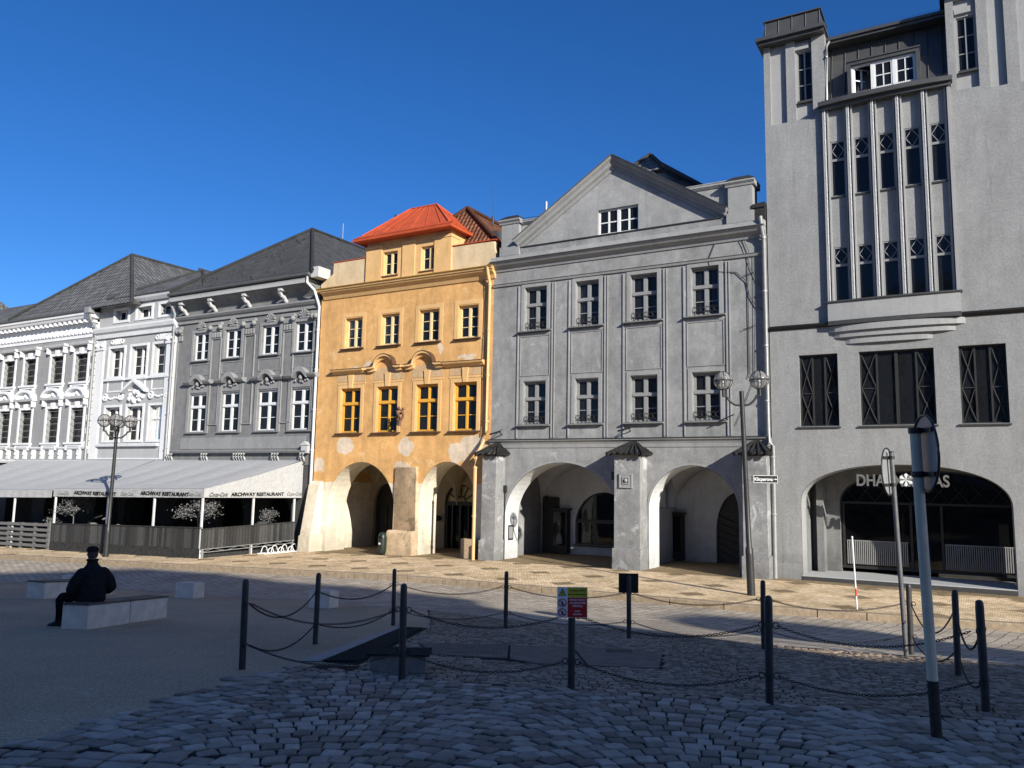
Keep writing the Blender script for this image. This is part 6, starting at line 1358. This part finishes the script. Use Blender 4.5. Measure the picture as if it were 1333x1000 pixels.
m = MB(); text_mb(m, 'VYSOKÉ NAPĚTÍ', .026, .057, -.0105, .288, .002, bold=.0006); text_mb(m, 'ŽIVOTU NEBEZPEČNO', .0215, .057, -.0105, .247, .002, bold=.0006); m.build('lettering', 'blk', o)
m = MB()
for tx_, z, sz in (('NEHAS VODOU', .187, .026), ('ANI PĚNOVÝMI', .153, .026), ('PŘÍSTROJI', .119, .026), ('VSTUP', .064, .021), ('ZAKÁZÁN', .032, .021)): text_mb(m, tx_, sz, .057, -.0105, z, .002, bold=.0005)
m.build('lettering', 'wht', o)
X, Y = 2.14, 14.5; z0 = z_plane(Y)
o = thing('notice_board', 'small black board seen from behind on a far bollard', 'notice board', (X, Y + .06, z0 + .79), R(-4))
MB().box(-.175, .175, .0, .012, 0, .34).build('board', 'blk', o); MB().box(-.06, .06, -.012, -.002, .1, .13).box(-.06, .06, -.012, -.002, .24, .27).build('clamp', 'iron', o)
# ---- sign poles
def round_sign(name, label, X, Y, H, rad, turn, lean, pole_r, zc_off, zsign, base=None, mat='pole', group='round road signs seen from the side'):
    z0 = z_plane(Y); o = thing(name, label, 'road sign', (X, Y, z0), 0, group); o.rotation_euler = (0, lean, 0)
    m = MB(); m.tube([(0, 0, (base or -.1)), (0, 0, H)], pole_r, 14); p = m.build('pole', mat, o)
    if base: MB().tube([(0, 0, -.1), (0, 0, base)], pole_r * 1.02, 14).build('rusty_foot', 'rust', p)
    MB().tube([(0, 0, H), (0, 0, H + .02)], pole_r * 1.08, 14).build('pole_cap', 'iron', p)
    ca, sa = math.cos(turn), math.sin(turn)                            # (ca, sa) = direction the sign's face looks
    def P(d, w, z): return (d * ca - w * sa, d * sa + w * ca, z)
    m = MB(); n = 40; V = [P(pole_r + .035, rad * math.cos(2 * math.pi * k / n), zsign + rad * math.sin(2 * math.pi * k / n)) for k in range(n)] + [P(pole_r + .040, rad * math.cos(2 * math.pi * k / n), zsign + rad * math.sin(2 * math.pi * k / n)) for k in range(n)]
    m.add(V, [tuple(range(n)), tuple(range(2 * n - 1, n - 1, -1))] + [(k, (k + 1) % n, (k + 1) % n + n, k + n) for k in range(n)]); d = m.build('sign_disc', 'signb', o)
    m = MB(); r2 = rad + .002; m.tube([P(pole_r + .030, r2 * math.cos(2 * math.pi * k / n), zsign + r2 * math.sin(2 * math.pi * k / n)) for k in range(n + 1)], .012, 5, False); m.build('folded_rim', 'iron', d)
    V = [P(pole_r + .0425, (rad - .01) * math.cos(2 * math.pi * k / n), zsign + (rad - .01) * math.sin(2 * math.pi * k / n)) for k in range(n)]; MB().add(V, [tuple(range(n))]).build('sign_face', 'red', d)
    for dz in (-.55, .6):
        m = MB(); w = rad * .72
        V = []
        for ww in (-w, w):
            for z in (-.02, .02): V += [P(pole_r + .010, ww, zsign + dz * rad + z), P(pole_r + .034, ww, zsign + dz * rad + z)]
        m.add(V, [(0, 1, 3, 2), (4, 5, 7, 6), (0, 1, 5, 4), (2, 3, 7, 6), (0, 2, 6, 4), (1, 3, 7, 5)]); m.tube([(0, 0, zsign + dz * rad - .025), (0, 0, zsign + dz * rad + .025)], pole_r * 1.25, 14); m.build('bracket', 'iron', d)
    return o
round_sign('road_sign', 'tall worn pale pole with a large round sign seen nearly edge-on, nearest the viewer', 3.665, 7.10, 2.62, .335, R(-10), R(-1.6), .044, 0, 2.42, .48, 'pole')
round_sign('road_sign', 'slim pole with a smaller round sign, behind and left of the big one', 6.12, 12.65, 3.13, .37, R(141), R(-2.0), .036, 0, 2.83, None, 'pole2')
MB().tube([(0, 0, -.0), (0, 0, .001)], .01, 4)
# ---- striped marker rod by the kerb
o = thing('marker_rod', 'thin leaning white marker rod with a red band by the kerb', 'marker rod', W(3.55, -6.35, z_walk(3.5))); o.rotation_euler = (0, R(-2.2), 0)
MB().tube([(0, 0, -.02), (0, 0, 1.95)], .022, 8).build('rod', 'wht', o); MB().tube([(0, 0, .36), (0, 0, .56)], .0235, 8).build('red_band', 'redsig', o); MB().sphere((0, 0, 1.96), .03, 8, 6).build('knob', 'wht', o)
# ---- lamps
def lamp(X, Y, z0, H, arms, rot, label, lean):
    o = thing('street_lamp', label, 'street lamp', (X, Y, z0), 0, 'globe street lamps'); o.rotation_euler = (0, lean, rot)
    m = MB(); m.lathe([(.125, -.1), (.125, .05), (.12, .9), (.115, 1.4), (.085, 1.46), (.08, 3), (.072, H - .02), (.072, H)], (0, 0, 0), 16); m.build('pole', 'lamp_iron' if False else 'iron', o)
    MB().box(-.03, .03, -.129, -.118, .95, 1.25).build('door_plate', 'dframe', o)
    for k in range(arms):
        a = 2 * math.pi * k / arms; ca, sa = math.cos(a), math.sin(a); r0 = .56
        P = [(.06, H - .45), (.22, H - .43), (.34, H - .34), (.42, H - .24), (.46, H - .16), (r0 - .02, H - .14), (r0, H - .14)]
        am = MB(); am.tube([(ca * r_, sa * r_, z) for r_, z in P], .038, 8); am.tube([(ca * r0, sa * r0, H - .17), (ca * r0, sa * r0, H + .06)], .045, 8); am.build('arm', 'iron', o)
        c = (ca * r0, sa * r0, H + .34)
        gl = MB().sphere(c, .285, 24, 14).build('globe', 'globe', o)
        cg = MB(); cg.torus(c, .293, .017, 'z', 28, 5)
        for q in range(4):
            b = math.pi * q / 4; cg.tube([(c[0] + .293 * math.cos(b) * math.sin(t_), c[1] + .293 * math.sin(b) * math.sin(t_), c[2] + .293 * math.cos(t_)) for t_ in [2 * math.pi * i / 28 for i in range(29)]], .0125, 4, False)
        cg.build('cage', 'iron', gl)
        MB().lathe([(.05, -.28), (.055, -.05), (.04, .0)], c, 10).lathe([(.02, 0), (.16, .07), (.19, .1), (.18, .115), (.01, .13)], c, 14).build('reflector', 'pipe', gl)
    return o
lamp(7.43, 25.0, .0, 6.28, 2, R(-6), 'double-globe lamp in front of the right end of the grey gabled house', R(-1.75))
lamp(-18.6, 37.6, -.52, 6.0, 4, R(18), 'four-globe lamp in front of the restaurant terrace, behind the seated man', R(.5))
# street name plate on the right lamp
o = thing('street_name_sign', 'dark street name plate with white Czech lettering on the double-globe lamp', 'street sign', (7.43, 25.0, 0), R(-8))
MB().box(.11, .86, -.04, -.01, 3.40, 3.66).build('plate', 'blk', o)
MB().ring(.12, .85, 3.41, 3.65, .014, -.046, -.0405).build('border', 'wht', o)
m = MB(); text_mb(m, 'Klicperova', .145, .42, -.044, 3.48, .004, bold=.003, sx=.88); m.build('lettering', 'wht', o)
MB().tube([(.71, -.045, 3.53), (.80, -.045, 3.53)], .009, 5).prism([(.78, 3.50), (.78, 3.56), (.825, 3.53)], -.05, -.0405).build('arrow', 'wht', o)
MB().box(.05, .12, -.05, .02, 3.48, 3.52).box(.05, .12, -.05, .02, 3.56, 3.60).build('bracket', 'iron', o)

# ---- benches and stone cubes
def block(name, label, cat, p, dirv, L, w, h, group, top=False, gap=0):
    ang = math.atan2(dirv[1], dirv[0]); zc_ = z_plane(p[1] + dirv[1] * L / 2); tilt = -math.atan(.082 * dirv[1])
    o = thing(name, label, cat, (p[0], p[1], z_plane(p[1])), ang, group)
    sl = -.082 * dirv[1]
    m = MB(); m.box(0, L, 0, w, -.25, h)
    m.v = [(x, y, z + (sl * x if True else 0)) for x, y, z in m.v]
    ob = m.build('base' if top else 'block', 'conc', o); b = ob.modifiers.new('bevel', 'BEVEL'); b.width = .012; b.segments = 2
    if top:
        k = 0; pw_ = (w + .02) / 4
        for q in range(4):
            t = MB(); t.box(-.015, L + .012, -.01 + q * pw_, -.01 + q * pw_ + pw_ - .012, h + .002, h + .032); t.v = [(x, y, z + sl * x) for x, y, z in t.v]; t.build('seat_board', 'slat', o)
    return o
d0 = Vector((.120, .993)); block('bench', 'near half of the concrete bench the man sits on, with timber top', 'bench', (-7.40, 14.50), d0, 1.27, .50, .41, 'concrete benches', True)
block('bench', 'rear half of the same long concrete bench, right of the seated man', 'bench', (-7.40 + .120 * 1.30, 14.50 + .993 * 1.30), d0, 1.30, .50, .41, 'concrete benches', True)
block('bench', 'far concrete bench with timber top behind the seated man', 'bench', (-12.40, 21.9), Vector((.3, .954)), 2.4, .62, .42, 'concrete benches', True)
for nm, p, L, w, h, lab in (('stone_cube', (-8.88, 23.1), .55, .58, .42, 'low concrete cube between the man and the leftmost bollard'), ('stone_cube', (-4.42, 20.3), .55, .55, .42, 'low concrete cube behind the bollard on the gravel'), ('stone_cube', (-14.0, 26.6), .6, .6, .42, 'low concrete cube peeping over the far bench')):
    block(nm, lab, 'stone cube', p, Vector((.20, .98)), L, w, h, 'low concrete cubes')
block('concrete_slab', 'long low concrete slab bench far left behind the seated man', 'slab', (-15.2, 29.2), Vector((.87, -.5)), 1.6, .5, .28, None) if False else None

# ================================================================== THE SEATED MAN
def loft(mb, rings, n=22):
    """rings: (cx, cy, cz, rx, ry) level ellipses joined into one closed skin"""
    V = []
    for cx, cy, cz, rx, ry in rings: V += [(cx + rx * math.cos(2 * math.pi * k / n), cy + ry * math.sin(2 * math.pi * k / n), cz) for k in range(n)]
    m = len(rings); mb.add(V, [(i * n + k, i * n + (k + 1) % n, (i + 1) * n + (k + 1) % n, (i + 1) * n + k) for i in range(m - 1) for k in range(n)] + [tuple(range(n)), tuple(range((m - 1) * n, m * n))], True); return mb
def limb(mb, pts, rads, n=12):
    """tapered limb with rounded joints"""
    P, T = [], []
    for i in range(len(pts) - 1):
        a, b = Vector(pts[i]), Vector(pts[i + 1])
        for k in range(4): P.append(tuple(a.lerp(b, k / 4))); T.append(rads[i] + (rads[i + 1] - rads[i]) * k / 4)
    P.append(pts[-1]); T.append(rads[-1]); mb.tube(P, 1, n, True, T)
    for p, r_ in zip(pts, rads): mb.sphere(p, r_ * .99, n, 8)
    return mb
def fuse(mb, name, mat, parent, voxel, it=3):
    o = mb.build(name, mat, parent); r_ = o.modifiers.new('fuse', 'REMESH'); r_.mode = 'VOXEL'; r_.voxel_size = voxel; r_.use_smooth_shade = True
    sm_ = o.modifiers.new('smooth', 'SMOOTH'); sm_.iterations = it; sm_.factor = .6; return o
# local frame: x = the way his legs point, y = to his left, z up from the ground; his trunk is turned by TW
man = thing('person', 'man in black coat, dark trousers and flat cap sitting on the bench, seen from behind', 'person', (-7.68, 15.10, z_plane(15.1)), R(176))
man.scale = (1.02, .98, 1.02)
SH = .435; TW = R(-44)
def tw(p): return (p[0] * math.cos(TW) - p[1] * math.sin(TW), p[0] * math.sin(TW) + p[1] * math.cos(TW), p[2])
def twm(mb): mb.v = [tw(v) for v in mb.v]; return mb
m = MB()
for sy in (1, -1): limb(m, [(-.02, sy * .10, SH + .10), (.22, sy * .12, SH + .10), (.45, sy * .14, SH + .085), (.50, sy * .14, SH + .02), (.49, sy * .14, .27), (.49, sy * .14, .09)], [.11, .092, .076, .072, .062, .054])
m.sphere((-.02, 0, SH + .12), .135, 16, 10); fuse(m, 'trousers', 'trouser', man, .014)
# the body: trunk, neck, head with face, arms and open-fingered hands in one continuous skin
m = MB(); loft(m, [(-.01, 0, SH + .05, .11, .15), (0, 0, SH + .25, .10, .14), (.02, 0, SH + .42, .11, .17), (.035, 0, SH + .52, .09, .17), (.06, 0, SH + .60, .06, .075), (.085, 0, SH + .68, .052, .055), (.10, 0, SH + .74, .05, .052)])
hx = .125
loft(m, [(hx - .01, 0, SH + .71, .04, .035), (hx + .01, 0, SH + .73, .075, .055), (hx + .005, 0, SH + .77, .092, .070), (hx, 0, SH + .82, .102, .078), (hx - .005, 0, SH + .87, .103, .079), (hx - .01, 0, SH + .91, .09, .07), (hx - .012, 0, SH + .94, .055, .045), (hx - .012, 0, SH + .95, .02, .02)])
m.sphere((hx + .108, 0, SH + .815), .017, 10, 8, (1, 1, 1.6)); m.sphere((hx + .098, 0, SH + .775), .014, 10, 6, (1, 1, .6))
for sy in (1, -1):
    m.sphere((hx - .01, sy * .082, SH + .825), .022, 10, 8, (.8, 1, 1.4))
    limb(m, [(.035, sy * .17, SH + .51), (.03, sy * .29, SH + .24), (.26, sy * .17, SH + .20), (.33, sy * .11, SH + .19)], [.055, .043, .032, .026])
    m.sphere((.37, sy * .09, SH + .19), .036, 12, 8, (1, 1, .6)); m.sphere((.40, sy * .075, SH + .19), .036, 12, 8, (1, 1, .55))
    for k in range(4):
        y0_ = sy * (.098 - .019 * k); L = (.062, .078, .084, .070)[k]
        limb(m, [(.42, y0_, SH + .192), (.42 + L * .5, y0_ - sy * .004, SH + .190), (.42 + L * .85, y0_ - sy * .008, SH + .172), (.42 + L * .9, y0_ - sy * .010, SH + .155)], [.0095, .009, .008, .007], 8)
    limb(m, [(.37, sy * .052, SH + .20), (.40, sy * .030, SH + .212), (.435, sy * .022, SH + .212)], [.012, .0105, .009], 8)
bd = fuse(twm(m), 'body', 'skin', man, .0065, 2)
for sy in (1, -1): twm(MB().sphere((hx + .092, sy * .032, SH + .838), .011, 8, 6)).build('eye', 'wht', bd)
twm(MB().tube([(hx + .101, -.022, SH + .77), (hx + .106, 0, SH + .768), (hx + .101, .022, SH + .77)], .004, 5)).build('mouth', 'red', bd)
m = MB(); loft(m, [(hx - .03, 0, SH + .765, .078, .074), (hx - .028, 0, SH + .80, .090, .085), (hx - .022, 0, SH + .86, .096, .088), (hx - .02, 0, SH + .90, .09, .08)]); fuse(twm(m), 'hair', 'hair', bd, .008)
# coat
m = MB(); loft(m, [(-.03, 0, SH - .01, .16, .215), (-.035, 0, SH + .06, .185, .235), (-.03, 0, SH + .17, .18, .235), (-.015, 0, SH + .30, .17, .235), (.0, 0, SH + .42, .165, .245), (.015, 0, SH + .50, .15, .235), (.035, 0, SH + .57, .125, .185), (.055, 0, SH + .62, .10, .125), (.075, 0, SH + .665, .088, .095), (.09, 0, SH + .725, .084, .086)])
for sy in (1, -1): limb(m, [(.015, sy * .185, SH + .50), (.0, sy * .285, SH + .37), (.01, sy * .335, SH + .24), (.10, sy * .31, SH + .175), (.24, sy * .20, SH + .19), (.32, sy * .13, SH + .19)], [.10, .097, .093, .085, .070, .056], 14)
rr = random.Random(4)
for k in range(46):                                                    # folds and padding of the cloth
    a = rr.uniform(0, 2 * math.pi); z = SH + rr.uniform(.02, .5); m.sphere((-.02 + .15 * math.cos(a), .205 * math.sin(a), z), rr.uniform(.04, .055), 8, 6, (1, 1, rr.uniform(.5, 1)))
ct = fuse(twm(m), 'coat', 'cloth', man, .013, 4)
fuse(twm(MB().torus((.088, 0, SH + .725), .082, .024, 'z', 22, 8)), 'collar', 'cloth', ct, .009)
m = MB(); loft(m, [(hx - .012, 0, SH + .865, .104, .088), (hx - .012, 0, SH + .885, .112, .096), (hx - .008, 0, SH + .91, .118, .102), (hx - .004, 0, SH + .935, .110, .096), (hx + .0, 0, SH + .955, .088, .076), (hx + .0, 0, SH + .968, .055, .045), (hx, 0, SH + .972, .02, .02)]); m.sphere((hx + .115, 0, SH + .885), .06, 14, 8, (1, 1, .22)); m.sphere((hx + .09, .03, SH + .885), .06, 14, 8, (1, 1, .22)); m.sphere((hx + .09, -.03, SH + .885), .06, 14, 8, (1, 1, .22))
fuse(twm(m), 'cap', 'cloth', man, .008)
for sy in (1, -1):
    m = MB(); loft(m, [(.55, sy * .145, .0, .145, .048), (.55, sy * .145, .02, .148, .050), (.54, sy * .145, .05, .13, .048), (.50, sy * .145, .085, .075, .045), (.49, sy * .145, .12, .058, .05)]); fuse(m, 'shoe', 'shoe', man, .008)

# ================================================================== THE SHADED SIDE OF THE SQUARE (behind the viewer): it throws the shadow over the foreground
def far_block(label, outline, y0, depth, wins, mat='w1trim'):
    o = thing('townhouse', label, 'building', (outline[0][0], y0, 0)); o['_o'] = (outline[0][0], y0, 0.)
    MB().prism(outline, y0 - depth, y0).build('wall', mat, o); m = MB()
    for (x, z) in wins: m.box(x, x + 1.3, y0 - .002, y0 + .06, z, z + 2.2)
    if wins: m.build('shutters', 'dframe', o)
far_block('long shaded house row across the square, behind the viewer', [(-75, 2), (-75, 24.9), (13, 25.0), (18.3, 25.1), (21, 24.3), (22.6, 23.3), (24.6, 22.7), (26.9, 21.4), (27.0, 21.1), (26.3, 20.9), (26.2, 17.3), (26.3, 2)], -24, 1.2, [(x, z) for x in range(-70, 24, 4) for z in (7, 11, 15, 19)])
far_block('narrow shaded house with low roof, behind the viewer to the right', [(29.5, 2), (28.9, 17.4), (29.3, 19.1), (30.3, 20.05), (31.8, 20.4), (33.2, 20.1), (34.5, 19.5), (34.7, 18.2), (34.6, 2)], -24, 1.2, [(30.5, z) for z in (7, 11, 15)])
far_block('low link building between two shaded houses, behind the viewer', [(26.35, 2), (26.35, 17.0), (28.95, 17.0), (29.0, 2)], -24.3, .8, [])

for o in list(bpy.data.objects):
    if '_o' in o.keys(): del o['_o']
